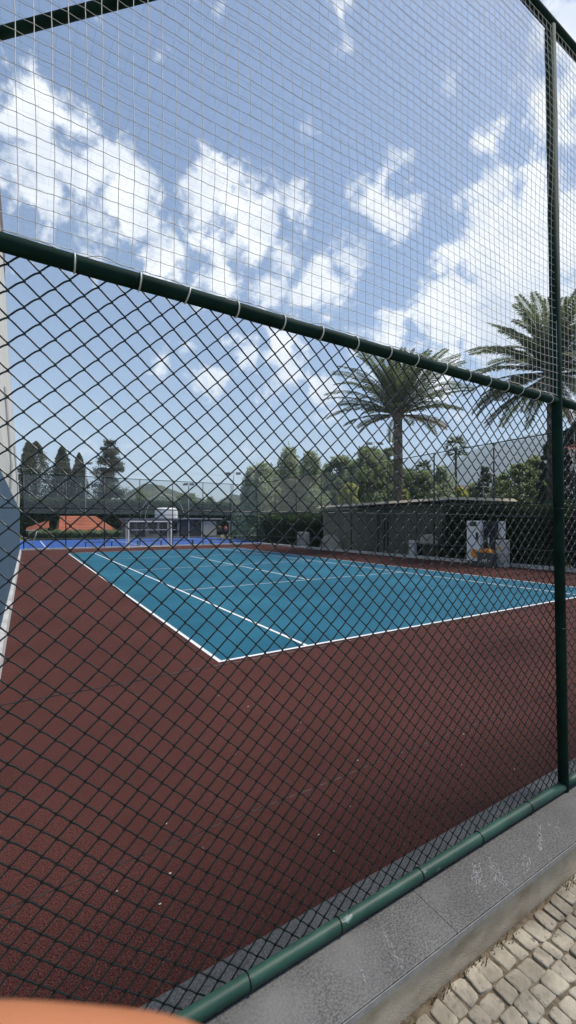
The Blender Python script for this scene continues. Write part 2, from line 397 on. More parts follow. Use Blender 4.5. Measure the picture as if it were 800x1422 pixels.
# corner brace at the top left
MB().tube([L(-.32, 3.51, 4.99), L(1.86, FY+.03, 4.99)], .032, 16).build('corner_brace', M['green'], fence, smooth=True)
MB().tube([L(-.32, 3.52, -.03), L(-.32, 3.52, 5.05)], .042, 16).build('side_post', M['green'], fence, smooth=True)
MB().tube([L(-.32, FY, 5.01), L(-.32, 3.52, 5.01)], .036, 16).build('side_rail', M['green'], fence, smooth=True)
# chain link fabric: flattened spirals
def chain(x0, x1, z0, z1, a, b_, r, parent, name, m, ys=FY):
    V = []; Fc = []; ncol = int((x1-x0)/a); nrow = int(round((z1-z0)/b_)); ns = 5; nn = 4
    ux = np.linspace(0, 1, ns, endpoint=False)
    allv = []; faces = []
    base = 0
    for i in range(ncol):
        xa = x0+i*a
        pts = []
        for k in range(nrow):
            right = ((k+i) % 2 == 0)
            za = z1-k*b_
            side = 1 if right else -1
            wob_a = noise.noise(Vector((i*.31, k*.11, 0)))*.0022
            for u in ux:
                x = xa+(u if right else 1-u)*a
                # tight bend at the ends: ease along x
                hump = math.sin(math.pi*u)
                e = .0036 if right else .0040
                z = za-u*b_+hump*.0026
                yy = ys+e*hump*side+wob_a
                xo = x+(0.0030 if (right and u > .5) or ((not right) and u < .5) else -0.0030)*(1-hump)**3
                xo += noise.noise(Vector((x*2.1, z*2.1, 2)))*.008
                zo = z+noise.noise(Vector((x*1.7, z*1.7, 9)))*.010
                pts.append((xo, yy, zo))
        x = xa+(a if ((nrow+i) % 2 == 1) else 0)
        pts.append((x, ys, z1-nrow*b_))
        P = np.array(pts); d = np.gradient(P, axis=0); d /= np.linalg.norm(d, axis=1)[:, None]
        A = np.cross(d, np.array([0, 1.0, 0])); A /= np.linalg.norm(A, axis=1)[:, None]; B = np.cross(A, d)
        for j in range(nn):
            t = 2*math.pi*j/nn+math.pi/4
            allv.append(P+(A*math.cos(t)+B*math.sin(t))*r)
        K = len(P)
        idx = np.arange(K-1)
        for j in range(nn):
            j2 = (j+1) % nn
            faces.append(np.stack([base+j*K+idx, base+j*K+idx+1, base+j2*K+idx+1, base+j2*K+idx], 1))
        base += nn*K
    VV = np.concatenate(allv)-np.array([fo.x, fo.y, fo.z]); FF = np.concatenate(faces)
    me = bpy.data.meshes.new(name)
    me.vertices.add(len(VV)); me.vertices.foreach_set('co', VV.reshape(-1).astype(np.float32))
    me.loops.add(FF.size); me.loops.foreach_set('vertex_index', FF.reshape(-1).astype(np.int32))
    me.polygons.add(len(FF)); me.polygons.foreach_set('loop_start', np.arange(len(FF), dtype=np.int32)*4)
    me.update(calc_edges=True); me.polygons.foreach_set('use_smooth', [True]*len(me.polygons)); me.materials.append(m)
    o = bpy.data.objects.new(name, me); COL.objects.link(o); o.parent = parent
    return o
A_ = .0407
chain(FX0+.03, FX1-.03, ZB-.045, ZM+.034, A_, .0384, .0030, fence, 'wire_mesh', M['wire'], FY+.033)
# tension wires
for z in (1.847, 1.27, .674):
    n = 60; p = [L(FX0+(FX1-FX0)*i/n, FY+.037+noise.noise(Vector((i*.7, z, 0)))*.002, z+noise.noise(Vector((i*.3, z, 4)))*.006) for i in range(n+1)]
    MB().tube(p, .0016 if z < 1.8 else .0021, 6).build('tension_wire', M['tension'], fence, smooth=True)
# ties
def ring(x, z, r, t, wdt, tilt, m, name, y=FY):
    b = MB(); n = 22; pts = []
    for i in range(n+1):
        a = 2*math.pi*i/n
        pts.append(L(x+tilt*math.sin(a), y+r*math.cos(a), z+r*math.sin(a)))
    b.tube(pts, t, 6, cap=False)
    o = b.build(name, m, fence, smooth=True); return o
tx = [.125, .318, .48, .667, .866, 1.05, 1.24, 1.44, 1.62, 1.83, 2.02, 2.2, 2.37, 2.52, 2.70, 2.85, 3.22, 3.4, 3.62, 3.84, 4.1, 4.4, 4.7, 5.0, 5.4, 5.8, -.08]
for x in tx: ring(x, ZM, .0277, .0029, 0, random.uniform(-.008, .008), M['tie_w'], 'white_tie')
for x in (.27, .717, 1.148, 1.657, 2.13, 2.62, 3.4, 3.9, 4.5, 5.1): ring(x, ZB-.008, .0300, .0027, 0, random.uniform(-.006, .006), M['tie_b'], 'black_tie')
for z in (1.12, 1.9): 
    b = MB(); pts = [L(postx(z)+.0335*math.cos(a), FY+.0335*math.sin(a), z+.004*math.sin(a)) for a in [2*math.pi*i/24 for i in range(25)]]
    b.tube(pts, .0015, 5, cap=False); b.build('post_tie', M['tie_b'], fence, smooth=True)
# upper netting
def netting(x0, x1, z0, z1, c, r, ys, name, m):
    b = MB(); nx_ = int((x1-x0)/c); nz_ = int((z1-z0)/c)
    def P(i, k, fi=0.0):
        x = x0+i*c; z = z0+k*c
        sag = noise.noise(Vector((x*.9, z*.9, 3)))*.024+noise.noise(Vector((x*6, z*6, 7)))*.007
        dx = noise.noise(Vector((x*1.1, z*1.3, 11)))*.026+noise.noise(Vector((x*7, z*7, 17)))*.005-(z-z0)*.012
        dy = noise.noise(Vector((x*.8, z*.8, 23)))*.03
        edge = min(1, (z-z0)/.2+.15)
        return (x+dx-fo.x, ys+dy*edge-fo.y, z+sag*edge-fo.z)
    for i in range(nx_+1):
        b.tube([P(i, k) for k in range(nz_+1)], r, 4, cap=False)
    for k in range(nz_+1):
        pts = []
        for i in range(nx_):
            p = P(i, k); q = P(i+1, k); pts.append(p)
            pts.append(((p[0]+q[0])/2, (p[1]+q[1])/2, (p[2]+q[2])/2-.0022))
        pts.append(P(nx_, k)); b.tube(pts, r, 4, cap=False)
    # knots
    for i in range(nx_+1):
        for k in range(nz_+1):
            x, y_, z = P(i, k); q = r*1.9
            b.add([(x-q,y_,z),(x,y_-q,z),(x+q,y_,z),(x,y_+q,z),(x,y_,z+q),(x,y_,z-q)], [(0,1,4),(1,2,4),(2,3,4),(3,0,4),(1,0,5),(2,1,5),(3,2,5),(0,3,5)])
    return b.build(name, m, fence, smooth=True)
netting(FX0+.02, FX1-.02, ZM+.027, ZT+.005, .0465, .0012, FY-.02, 'ball_net', M['net'])
# loose lacing cord along the rail
cd = MB(); pts = []
n = 520
for i in range(n+1):
    x = FX0+.05+(FX1-FX0-.1)*i/n; lo = max(0, math.sin(x*31.0+noise.noise(Vector((x*2, 0, 0)))*3))
    pts.append(L(x, FY-.006+.010*math.sin(x*15), ZM+.029+.018*lo*max(0, noise.noise(Vector((x*2.3, 1, 0)))+.25)))
cd.tube(pts, .0014, 5, cap=False); cd.build('lacing_cord', M['net'], fence, smooth=True)

# ------------------------------------------------------------------ net stretched over the court
rn = MB()
def ZR(x, y): 
    return 5.0+.25*min(1, (y-1.45)/8)+.10*math.sin(x*.9+.3*y)*math.sin(y*.55)*.6+noise.noise(Vector((x*.35, y*.35, 2)))*.16
y_lo, y_hi, x_lo, x_hi = 1.5, 33.4, -.25, 17.2
c = .11
x = x_lo
while x <= x_hi:
    n = 40; rn.tube([(x+noise.noise(Vector((x*.5, j*.3, 4)))*.06, y_lo+(y_hi-y_lo)*(j/n)**1.5, ZR(x, y_lo+(y_hi-y_lo)*(j/n)**1.5)) for j in range(n+1)], .0006, 3, cap=False); x += c
y = y_lo
while y <= y_hi:
    n = 24; rn.tube([(x_lo+(x_hi-x_lo)*j/n, y+noise.noise(Vector((y*.5, j*.3, 9)))*.06, ZR(x_lo+(x_hi-x_lo)*j/n, y)) for j in range(n+1)], .0006, 3, cap=False); y += c
o = rn.build('overhead_net', M['net_far']); tag(o, 'very fine pale net stretched overhead across the whole court', 'net')

# ------------------------------------------------------------------ left hall
hall = empty('sports_hall', (-.055, 4.0, 0), 'tall cream clad hall with blue grey lower band along the left side', 'building')
prof = [(-.30, 2.55), (-.27, 3.2), (-.40, 5.0), (-.53, 7.2), (-.66, 9.0), (-.80, 11.4), (-.95, 15.2)]
HY0, HY1 = 3.95, 30.0
b = MB()
ny = 110; 
def rib(y, d): return d*(1 if int(round((y-HY0)/.12)) % 2 else 0)
b.v = []; P_ = prof+[(-4, 17.0), (-9, 17.6)]
ys = [HY0+(HY1-HY0)*i/ny for i in range(ny+1)]
for yy in ys:
    for (px_, pz_) in P_: b.v.append((px_-rib(yy, .012), yy-4.0, pz_))
k = len(P_)
for i in range(ny):
    for j in range(k-1): b.f.append((i*k+j, i*k+j+1, (i+1)*k+j+1, (i+1)*k+j)); b.m.append(0)
n0 = len(b.v); b.v += [(x_, HY1-4.0, z_) for x_, z_ in P_]+[(-9, HY1-4.0, 0), (-.30, HY1-4.0, 0)]
b.f.append(tuple(range(n0, len(b.v)))); b.m.append(0)
n0 = len(b.v); b.v += [(x_, HY0-4.0, z_) for x_, z_ in P_]+[(-9, HY0-4.0, 0), (-.30, HY0-4.0, 0)]
b.f.append(tuple(reversed(range(n0, len(b.v))))); b.m.append(0)
b.build('upper_cladding', M['cream'], hall)
b = MB(); yy = HY0; i = 0
while yy < HY1-.06:
    d = .018 if i % 2 else 0
    b.box(-.33, -.272-d, yy-4.0, yy+.12-4.0, .24, 2.60); yy += .12; i += 1
b.build('lower_cladding', M['bluewall'], hall)
MB().box(-.36, -.20, HY0-4, HY1-4+.3, -.012, .235).build('plinth', M['kerb'], hall)
b = MB(); b.box(-9.1, -1.02, -.1, 26.3, 15.2, 18.0); b.build('roof_fascia', M['brown'], hall)
# downpipes on the wall
for yy in (12.0, 21.0):
    MB().tube([(-.26, yy-4, 2.6), (-.24, yy-4, 3.2), (-.37, yy-4, 5.0)], .03, 8).build('cable', M['grey'], hall)

# ------------------------------------------------------------------ far and right court fences
def far_fence(name, label, pts_fn, n_posts, ztop, zscreen, extra=None):
    root = empty(name, (*pts_fn(0), 0), label, 'fence')
    o0 = pts_fn(0)
    def W(t, z, off=0):
        p = pts_fn(t); return (p[0]-o0[0], p[1]-o0[1], z)
    for i in range(n_posts+1):
        MB().tube([W(i/n_posts, 0), W(i/n_posts, ztop)], .035, 8).build('post', M['black'], root, smooth=True)
    MB().tube([W(0, ztop), W(1, ztop)], .024, 8).build('top_rail', M['green'], root)
    MB().tube([W(0, zscreen), W(1, zscreen)], .022, 8).build('middle_rail', M['green'], root)
    MB().tube([W(0, .75), W(1, .75)], .008, 6).build('tension_wire', M['steel'], root)
    MB().add([W(0, .08), W(1, .08), W(1, zscreen-.02), W(0, zscreen-.02)], [(0,1,2,3)]).build('wire_mesh', M['linkmesh'], root)
    return root, W
ff, W = far_fence('end_fence', 'tall black post fence with grey wind net at the far end of the court', lambda t: (-.15+17.5*t, 33.5), 7, 5.15, 2.47)
MB().add([W(0, 2.49), W(1, 2.49), W(1, 5.12), W(0, 5.12)], [(0,1,2,3)]).build('wind_net', M['screen'], ff)
rf, W = far_fence('side_fence', 'long dark mesh fence with tall posts along the right side of the court', lambda t: (17.35, 33.5-31.9*t), 10, 5.3, 2.62)
MB().add([W(0, 2.64), W(.42, 2.64), W(.42, 5.25), W(0, 5.25)], [(0,1,2,3)]).build('wind_net', M['screen'], rf)
MB().add([W(.42, 2.64), W(1, 2.64), W(1, 5.25), W(.42, 5.25)], [(0,1,2,3)]).build('upper_mesh', M['linkmesh'], rf)
for yy in (18.35, 17.85):
    MB().bar((0, yy-33.5, 0), (0, yy-33.5, 2.62), .07, .07).build('gate_post', M['black'], rf)
for z in (.9, 1.5, 2.1): MB().bar((0, 17.85-33.5, z), (0, 18.35-33.5, z), .03, .05).build('gate_rung', M['black'], rf)
# kerbs
MB().box(17.18, 17.56, 1.62, 33.3, -.01, .13).build('kerb', M['kerb'], bevel=.01); tag(COL.objects['kerb'], kind='structure')
MB().box(-.2, 17.55, 33.42, 33.72, -.01, .10).build('kerb', M['kerb'], bevel=.01); tag(COL.objects['kerb.001'], kind='structure')

# ------------------------------------------------------------------ goal
def goal(x, y, wdt, h, dep, label, name='goal', rz=0):
    g = empty(name, (x, y, 0), label, 'goal', rz=rz)
    t = .10
    for sx in (-1, 1): MB().box(sx*wdt/2-t/2, sx*wdt/2+t/2, -t/2, t/2, 0, h).build('goal_post', M['white'], g, bevel=.006)
    MB().box(-wdt/2+t/2, wdt/2-t/2, -t/2, t/2, h-t, h-.002).build('crossbar', M['white'], g, bevel=.006)
    for sx in (-1, 1):
        MB().tube([(sx*wdt/2, t/2, h-.05), (sx*wdt/2, dep*.8, h-.05), (sx*wdt/2, dep, h-.2), (sx*wdt/2, dep, .03), (sx*wdt/2, t/2, .03)], .022, 8).build('side_frame', M['white'], g)
    MB().tube([(-wdt/2, dep, .03), (wdt/2, dep, .03)], .022, 8).build('ground_bar', M['white'], g)
    b = MB(); c = .10
    nxx = int(wdt/c); nzz = int((h-.05)/c); nyy = int(dep/c)
    for i in range(nxx+1):
        xx = -wdt/2+i*c
        b.tube([(xx, .05, h-.06), (xx, dep*.8, h-.06), (xx, dep, h-.2), (xx, dep, .04)], .0015, 3, cap=False)
    for k in range(nzz+1):
        zz_ = .04+k*c
        if zz_ < h-.2: b.tube([(-wdt/2, .05, zz_), (-wdt/2, dep, zz_), (wdt/2, dep, zz_), (wdt/2, .05, zz_)], .0015, 3, cap=False)
    for j in range(nyy+1):
        b.tube([(-wdt/2, j*c, .04), (-wdt/2, j*c, h-.06), (wdt/2, j*c, h-.06), (wdt/2, j*c, .04)], .0015, 3, cap=False)
    b.build('goal_net', M['whitenet'], g)
    return g
goal(7.85, 32.35, 3.1, 2.0, .9, 'white framed handball goal standing before the far end fence')
def P3(px, py, fw): 
    x, y = at(px, fw); return Vector((x, y, zz(py, fw)))
br0 = P3(35, 765, 29.6); br0.z = 0
b = MB(); b.tube([P3(35,765,29.6)-br0, P3(45,754,29.6)-br0, P3(49,745,29.6)-br0, P3(51.5,737,29.6)-br0, P3(46,736.5,29.8)-br0, P3(36,736.5,30)-br0], .028, 8)
tag(b.build('bent_rail', M['white'], smooth=True, loc=br0), 'thin bent white rail at the far left corner beside the hall', 'rail')

# ------------------------------------------------------------------ basketball hoop, right edge
hp = empty('basketball_hoop', (7.67, 2.28, 0), 'basketball hoop with orange rim at the right edge, past the green post', 'hoop')
MB().tube([(0, 0, 0), (0, 0, 2.9), (0, .35, 3.35), (0, .62, 3.4)], .055, 14).build('pole', M['green'], hp, smooth=True)
b = MB(); b.box(-.9, .9, .62, .65, 2.9, 3.95); b.build('backboard', M['white'], hp)
b = MB(); n = 28
b.tube([(.225*math.cos(2*math.pi*i/n), 1.10+.225*math.sin(2*math.pi*i/n), 3.05) for i in range(n+1)], .011, 8, cap=False)
b.box(-.07, .07, .65, .89, 3.0, 3.05); b.box(-.2, -.07, .65, .69, 3.0, 3.045)
b.build('rim', M['rim'], hp, smooth=False)
b = MB()
for i in range(12):
    for sgn in (-1, 1):
        pts = []
        for k in range(6):
            a = 2*math.pi*(i+sgn*k*.5)/12; r_ = .215-.022*k
            pts.append((r_*math.cos(a), 1.10+r_*math.sin(a), 3.04-.085*k))
        b.tube(pts, .0035, 4, cap=False)
b.build('hoop_net', M['net'], hp)

# ------------------------------------------------------------------ benches behind the end fence
random.seed(3)
proto = empty('bench', (4.2, 34.4, 0), 'x', 'bench', 'low dark benches behind the end fence')
b = MB(); b.box(-1.0, 1.0, -.17, .17, .40, .44); b.build('seat', M['dgrey'], proto)
for sx in (-.9, .9):
    b = MB(); b.box(sx-.02, sx+.02, -.15, .15, 0, .40); b.build('leg', M['black'], proto)
bl_ = ['low dark bench behind the end fence, left of the white goal', 'low dark bench seen through the net of the white goal', 'low dark bench behind the end fence, just right of the white goal', 'low dark bench behind the end fence, nearest the two bathers']
for i, x in enumerate((4.6, 8.3, 10.9, 14.3)):
    o = proto if i == 0 else copy_tree(proto)
    o.location = (x, 34.45, 0); o['label'] = bl_[i]

# ------------------------------------------------------------------ kit along the right fence
def panel_cabinet():
    g = empty('drinks_cabinet', (16.75, 11.60, 0), 'tall white cabinet with an orange disc and black slot, at the right fence', 'cabinet')
    MB().box(-.22, .22, -.32, .32, .18, 1.92).build('body', M['white'], g, bevel=.015)
    MB().box(-.20, .20, -.30, .30, 0, .18).build('base', M['dgrey'], g)
    b = MB(); n = 24
    b.add([(-.232, -.08+.19*math.cos(2*math.pi*i/n), .50+.19*math.sin(2*math.pi*i/n)) for i in range(n)], [tuple(range(n))])
    b.build('orange_disc', M['orange'], g)
    MB().box(-.236, -.222, -.25, -.13, 1.05, 1.42).build('slot', M['black'], g)
    MB().box(-.235, -.223, -.16, .15, 1.68, 1.88).build('top_sign', M['dgrey'], g)
panel_cabinet()
g = empty('vending_machine', (16.95, 10.98, 0), 'black upright machine between the white cabinet and the grey panel', 'machine')
MB().box(-.2, .2, -.27, .27, 0, 1.90).build('body', M['black'], g, bevel=.01)
MB().tube([(-.23, .02, .85), (-.23, .02, 1.2)], .03, 8).build('handle', M['white'], g)
MB().box(-.215, -.205, -.2, .2, 1.25, 1.75).build('window', M['glassy'], g)
g = empty('notice_board', (16.98, 10.60, 0), 'small white board mounted high, right of the black machine', 'sign')
MB().box(-.02, .02, -.18, .14, 1.18, 1.90).build('board', M['white'], g)
MB().box(.02, .06, -.03, .03, 0, 1.85).build('post', M['black'], g)
g = empty('grey_locker', (16.80, 10.42, 0), 'pale grey locker with a yellow sticker beside the waste box', 'locker')
MB().box(-.18, .18, -.20, .20, 0, 1.12).build('body', M['grey'], g, bevel=.01)
MB().box(-.19, -.182, -.02, .10, .72, .86).build('sticker', M['yellow'], g)
g = empty('waste_box', (16.35, 10.82, 0), 'dark grey waste box with a white emblem and orange lid, by the right fence', 'bin')
MB().box(-.18, .18, -.34, .34, 0, .60).build('body', M['dgrey'], g, bevel=.015)
b = MB(); 
for i in range(9):
    a0 = math.pi*i/8
for i in range(8):
    a0, a1 = math.pi*i/8, math.pi*(i+1)/8
    b.add([(-.16, .24*math.cos(a0), .60+.16*math.sin(a0)), (-.16, .24*math.cos(a1), .60+.16*math.sin(a1)), (.16, .24*math.cos(a1), .60+.16*math.sin(a1)), (.16, .24*math.cos(a0), .60+.16*math.sin(a0))], [(0,1,2,3)])
b.add([(-.16, .24*math.cos(math.pi*i/8), .60+.16*math.sin(math.pi*i/8)) for i in range(9)], [tuple(range(9))])
b.build('lid', M['orange'], g)
b = MB()   # animal-like pale emblem
for (y0, y1, z0, z1) in ((-.11, .11, .25, .31), (-.12, -.07, .31, .36), (-.10, -.07, .17, .25), (-.02, .01, .17, .25), (.07, .10, .17, .25), (.09, .13, .30, .35)):
    b.box(-.187, -.182, y0, y1, z0, z1)
b.build('emblem', M['grey'], g)

# ------------------------------------------------------------------ slatted pavilion behind the right fence
sh = empty('pavilion', (18.6, 20.0, 0), 'long low pavilion of grey green vertical slats under a flat cream roof', 'building')
b = MB(); b2 = MB(); yy = 14.4
while yy < 25.3:
    wd = .068; tgt = b2 if yy > 21.6 else b
    dz = random.uniform(-.01, .01)
    tgt.box(-.03+dz, .03+dz, yy-20, yy+wd-20, .05, 2.86); yy += .125
b.build('slat_wall', M['slat'], sh); b2.build('slat_wall', M['slat_lt'], sh)
b = MB(); xx = .05
while xx < 5.0: b.box(xx, xx+.085, 14.33-20, 14.39-20, .05, 2.86); xx += .125
b.build('end_slats', M['slat'], sh)
MB().box(.12, 5.0, -5.5, 5.2, 0, 2.80).build('shaded_core', mat('shaded_inside', (.03, .035, .03), (.05, .055, .045), 1, rough=.9), sh)  # dark filler box, the shade behind the slats is in its colour
b = MB(); b.add([(-.45, -6.1, 3.0), (5.4, -6.1, 3.05), (5.4, 5.6, 2.96), (-.45, 5.6, 2.93), (-.12, -5.9, 3.16), (5.2, -5.9, 3.22), (5.2, 5.6, 3.10), (-.12, 5.6, 3.08)],
                [(0,3,2,1),(4,5,6,7),(0,1,5,4),(1,2,6,5),(2,3,7,6),(3,0,4,7)]); b.build('roof', M['roofedge'], sh)  # roof edge sloped upward so that it catches sun and sky
# clutter between fence and pavilion
def lump(loc, sx, sy, sz, label, name='canvas_cover', m='cloth'):
    b = MB(); n, k = 20, 8
    for j in range(k+1):
        v = j/k
        for i in range(n):
            a = 2*math.pi*i/n; r_ = math.sqrt(max(0, 1-v**2.6))*(1+.12*noise.noise(Vector((math.cos(a)*1.5+loc[1], math.sin(a)*1.5, v*2))))
            b.v.append((sx*r_*math.cos(a), sy*r_*math.sin(a), sz*v))
    for j in range(k):
        for i in range(n): b.f.append((j*n+i, j*n+(i+1) % n, (j+1)*n+(i+1) % n, (j+1)*n+i)); b.m.append(0)
    b.f.append(tuple(k*n+i for i in range(n))); b.m.append(0)
    o = b.build(name, M[m], smooth=True, loc=loc); return tag(o, label, 'cover')
lump((18.15, 23.9, 0), .3, 1.15, 1.05, 'beige canvas cover against the left end of the slatted pavilion')
g = empty('table', (18.1, 15.25, 0), 'narrow table with pale canvas heap before the pavilion, near the dark hedge', 'table')
MB().box(-.25, .25, -.8, .8, .70, .75).build('table_top', M['dgrey'], g)
for sy in (-.7, .7): MB().box(-.2, .2, sy-.03, sy+.03, 0, .70).build('leg', M['black'], g)
lump((18.1, 15.3, .752), .22, .62, .50, 'pale canvas heap lying on the narrow table')
g = empty('white_fridge', (17.85, 16.15, 0), 'small white slim cabinet against the pavilion slats', 'cabinet')
MB().box(-.15, .15, -.19, .19, .12, .90).build('body', M['white'], g, bevel=.01)
MB().box(-.156, -.151, -.15, .15, .5, .515).build('door_gap', M['dgrey'], g)
MB().box(-.156, -.151, -.15, .15, .69, .72).build('vent', M['dgrey'], g)
g = empty('service_cabinet', (17.9, 27.0, 0), 'light grey ribbed service cabinet left of the pavilion', 'cabinet')
MB().box(-.25, .25, -.5, .5, 0, 1.15).build('body', M['grey'], g, bevel=.01)
for k in range(5): MB().box(-.262, -.252, -.42, .42, .2+k*.18, .22+k*.18).build('rib', M['dgrey'], g)

# ------------------------------------------------------------------ buildings beyond the blue court
rh = empty('tiled_house', (6.2, 60, 0), 'low house with broad terracotta hipped roof beyond the blue court', 'house')
b = MB()
def rowtile(b, A, B, C, D, n):   # courses from A-B (eave) to D-C (ridge)
    A, B, C, D = map(Vector, (A, B, C, D))
    for i in range(n):
        t0, t1 = i/n, (i+1)/n
        p0 = A.lerp(D, t0); p1 = B.lerp(C, t0); q0 = A.lerp(D, t1); q1 = B.lerp(C, t1)
        up = Vector((0, 0, .05))
        b.add([p0+up, p1+up, q1, q0, p0, p1], [(0,1,2,3),(4,5,1,0)])
rowtile(b, (-3.1,-4,.55), (3.9,-4,.55), (1.4,0,2.75), (-2.6,0,2.75), 12)
rowtile(b, (3.9,-4,.55), (3.9,4,.55), (1.4,0,2.75), (1.4,0,2.75), 12)
rowtile(b, (3.9,4,.55), (-3.1,4,.55), (-2.6,0,2.75), (1.4,0,2.75), 12)
rowtile(b, (-3.1,4,.55), (-3.1,-4,.55), (-2.6,0,2.75), (-2.6,0,2.75), 12)
b.build('roof', M['tile'], rh)
MB().box(-2.8, 3.6, -3.7, 3.7, 0, .55).build('wall', M['wallhouse'], rh)
b = MB(); rowtile(b, (-6.2,-3,.9), (-3.9,-3,1.3), (-3.9,-1,2.2), (-6.2,-1,1.3), 6); b.build('lean_to_roof', M['tile'], rh)
MB().box(-6.0, -4.0, -1.0, 2, 0, 1.3).build('lean_to_wall', M['wallhouse'], rh)

cb = empty('changing_block', (13.4, 55, 0), 'pale concrete changing block with dark bays behind the white goal', 'building')
MB().box(-3.2, 3.2, -1.5, 1.8, 0, 2.25).build('wall', M['mgrey'], cb)
MB().box(-3.4, 3.4, -1.7, 2.0, 2.25, 2.45).build('roof_slab', M['mgrey'], cb)
for i, x in enumerate((-2.6, -1.5, -.1, 1.2, 2.4)):
    f = MB().box(x-.52, x+.52, -1.56, -1.503, .1 if i % 2 else 0.5, 2.1).build('window', M['dgrey'], cb)
    MB().box(x-.44, x+.44, -1.575, -1.562, .2 if i % 2 else .6, 2.0).build('pane', M['glassy'], f)
MB().box(-3.0, 3.0, -1.9, -1.72, 1.0, 1.06).build('ledge', M['white'], cb)
db = empty('dark_kiosk', (19.1, 55.2, 0), 'dark fronted kiosk with grey pillars right of the pale changing block', 'building')
MB().box(-2.2, 3.2, -1.4, 1.6, 0, 2.35).build('wall', M['dgrey'], db)
MB().box(-2.3, 3.4, -1.6, 1.8, 2.35, 2.5).build('roof_slab', M['grey'], db)
for x in (-1.2, .55): MB().box(x-.06, x+.06, -1.5, -1.42, 0, 2.3).build('pillar', M['grey'], db)
MB().box(.75, 2.6, -1.44, -1.41, .2, 2.1).build('shutter', M['grey'], db)
tk = MB(); n = 20
sil = [(0, 1.0), (.2, 1.0), (1.0, 1.0), (1.25, .92), (1.38, .7), (1.42, 0)]
for z_, r_ in sil:
    for i in range(n):
        a = 2*math.pi*i/n; s_ = (abs(math.cos(a))**4+abs(math.sin(a))**4)**(-.25)
        tk.v.append((1.35*r_*s_*math.cos(a), 1.1*r_*s_*math.sin(a), z_))
for j in range(len(sil)-1):
    for i in range(n): tk.f.append((j*n+i, j*n+(i+1) % n, (j+1)*n+(i+1) % n, (j+1)*n+i)); tk.m.append(0)
o = tk.build('water_tank', M['white'], smooth=True, loc=(15.5, 55.6, 2.451)); tag(o, 'rounded white water tank on the roof of the changing block', 'tank')
# thin curved hoops
hf = empty('hoop_frame', (14.3, 58.5, 0), 'thin white arched frame rising behind the white water tank', 'frame')
for dy in (0, 3.0):
    MB().tube([(-.8+5.4*(1-math.cos(math.pi*i/24))/1.0*.5, dy, 2.2+3.6*math.sin(math.pi*i/24)) for i in range(25)]+[], .02, 6, cap=False).build('arch', M['white'], hf)
    for x in (-.8, 4.6): MB().tube([(x, dy, 0), (x, dy, 2.2)], .02, 6).build('leg', M['white'], hf)
# small white hut right
hx = at(335, 58)
wh = empty('white_hut', (*hx, 0), 'small white hut with window at the right end of the blue court', 'hut', rz=0)
MB().box(-1.4, 1.4, -1, 1, 0, 2.0).build('wall', M['grey'], wh)
MB().box(-1.6, 1.6, -1.2, 1.2, 2.0, 2.15).build('roof', M['white'], wh)
f = MB().box(-.6, .6, -1.05, -1.003, .9, 1.6).build('window', M['dgrey'], wh)
MB().box(-.52, .52, -1.06, -1.052, .96, 1.54).build('pane', M['glassy'], f)
# beige houses on the right, far
def house(px, fwd, w_, h_, label, rz, m='wallhouse', roofm='tile'):
    x, y = at(px, fwd)
    g = empty('house', (x, y, 0), label, 'house', rz=rz)
    MB().box(-w_/2, w_/2, -3, 3, 0, h_).build('wall', M[m], g)
    b = MB(); e = .4
    b.add([(-w_/2-e,-3-e,h_), (w_/2+e,-3-e,h_), (w_/2+e,3+e,h_), (-w_/2-e,3+e,h_), (-w_/2+2,0,h_+1.5), (w_/2-2,0,h_+1.5)], [(0,1,5,4),(1,2,5),(2,3,4,5),(3,0,4),(0,3,2,1)])
    b.build('roof', M[roofm], g)
    for k in range(max(1, int(w_/2.5))):
        xx = -w_/2+1.3+k*2.4
        if xx < w_/2-.8:
            f = MB().box(xx-.45, xx+.45, -3.05, -3.003, h_-1.8, h_-.6).build('window', M['dgrey'], g)
            MB().box(xx-.38, xx+.38, -3.06, -3.052, h_-1.72, h_-.68).build('pane', M['glassy'], f)
house(648, 78, 9, 7.3, 'beige house with shallow roof left of the small dark pine', R(-35), roofm='brown')
house(712, 66, 7, 5.2, 'lower beige house with brown roof right of the small dark pine', R(-35), roofm='brown')

# ------------------------------------------------------------------ floodlight poles
def pole(px, fwd, ytop, heads, label, lean=0):
    x, y = at(px, fwd); h = zz(ytop, fwd)
    g = empty('floodlight_pole', (x, y, 0), label, 'lamp post', 'floodlight poles round the courts', rz=-YAW)
    MB().tube([(0,0,0), (lean, 0, h)], [.09, .055], 8).build('pole', M['steel'], g, smooth=True)
    MB().bar((lean-.1+min(0, min(heads)), 0, h-.05), (lean+.1+max(0, max(heads)), 0, h-.05), .05, .05).build('crossarm', M['steel'], g)
    for hx_ in heads:
        b = MB(); b.add([(lean+hx_-.32, -.3, h-.35), (lean+hx_+.32, -.3, h-.35), (lean+hx_+.32, .25, h-.12), (lean+hx_-.32, .25, h-.12),
                         (lean+hx_-.28, -.22, h-.16), (lean+hx_+.28, -.22, h-.16), (lean+hx_+.28, .25, h+.05), (lean+hx_-.28, .25, h+.05)],
                        [(0,3,2,1),(4,5,6,7),(0,1,5,4),(1,2,6,5),(2,3,7,6),(3,0,4,7)])
        b.build('floodlight', M['dgrey'], g)
pole(119, 58, 642, (.55,), 'tall floodlight pole with one lamp between the cypresses and the pine')
pole(262, 60, 671, (-.45, .45), 'floodlight pole with a small twin head above the kiosk')
pole(320, 56, 656, (-.8, .6), 'slightly leaning floodlight pole with two spread lamps by the bathers', .45)
pole(520, 46, 614, (-.55, .6), 'twin floodlight pole rising from the trees left of the big palm')
g = empty('post', (*at(671, 44), 0), 'slim grey post rising behind the pavilion roof, right of its end', 'post')
MB().tube([(0,0,0), (0,0,zz(672, 44))], .08, 8).build('pole', M['steel'], g)
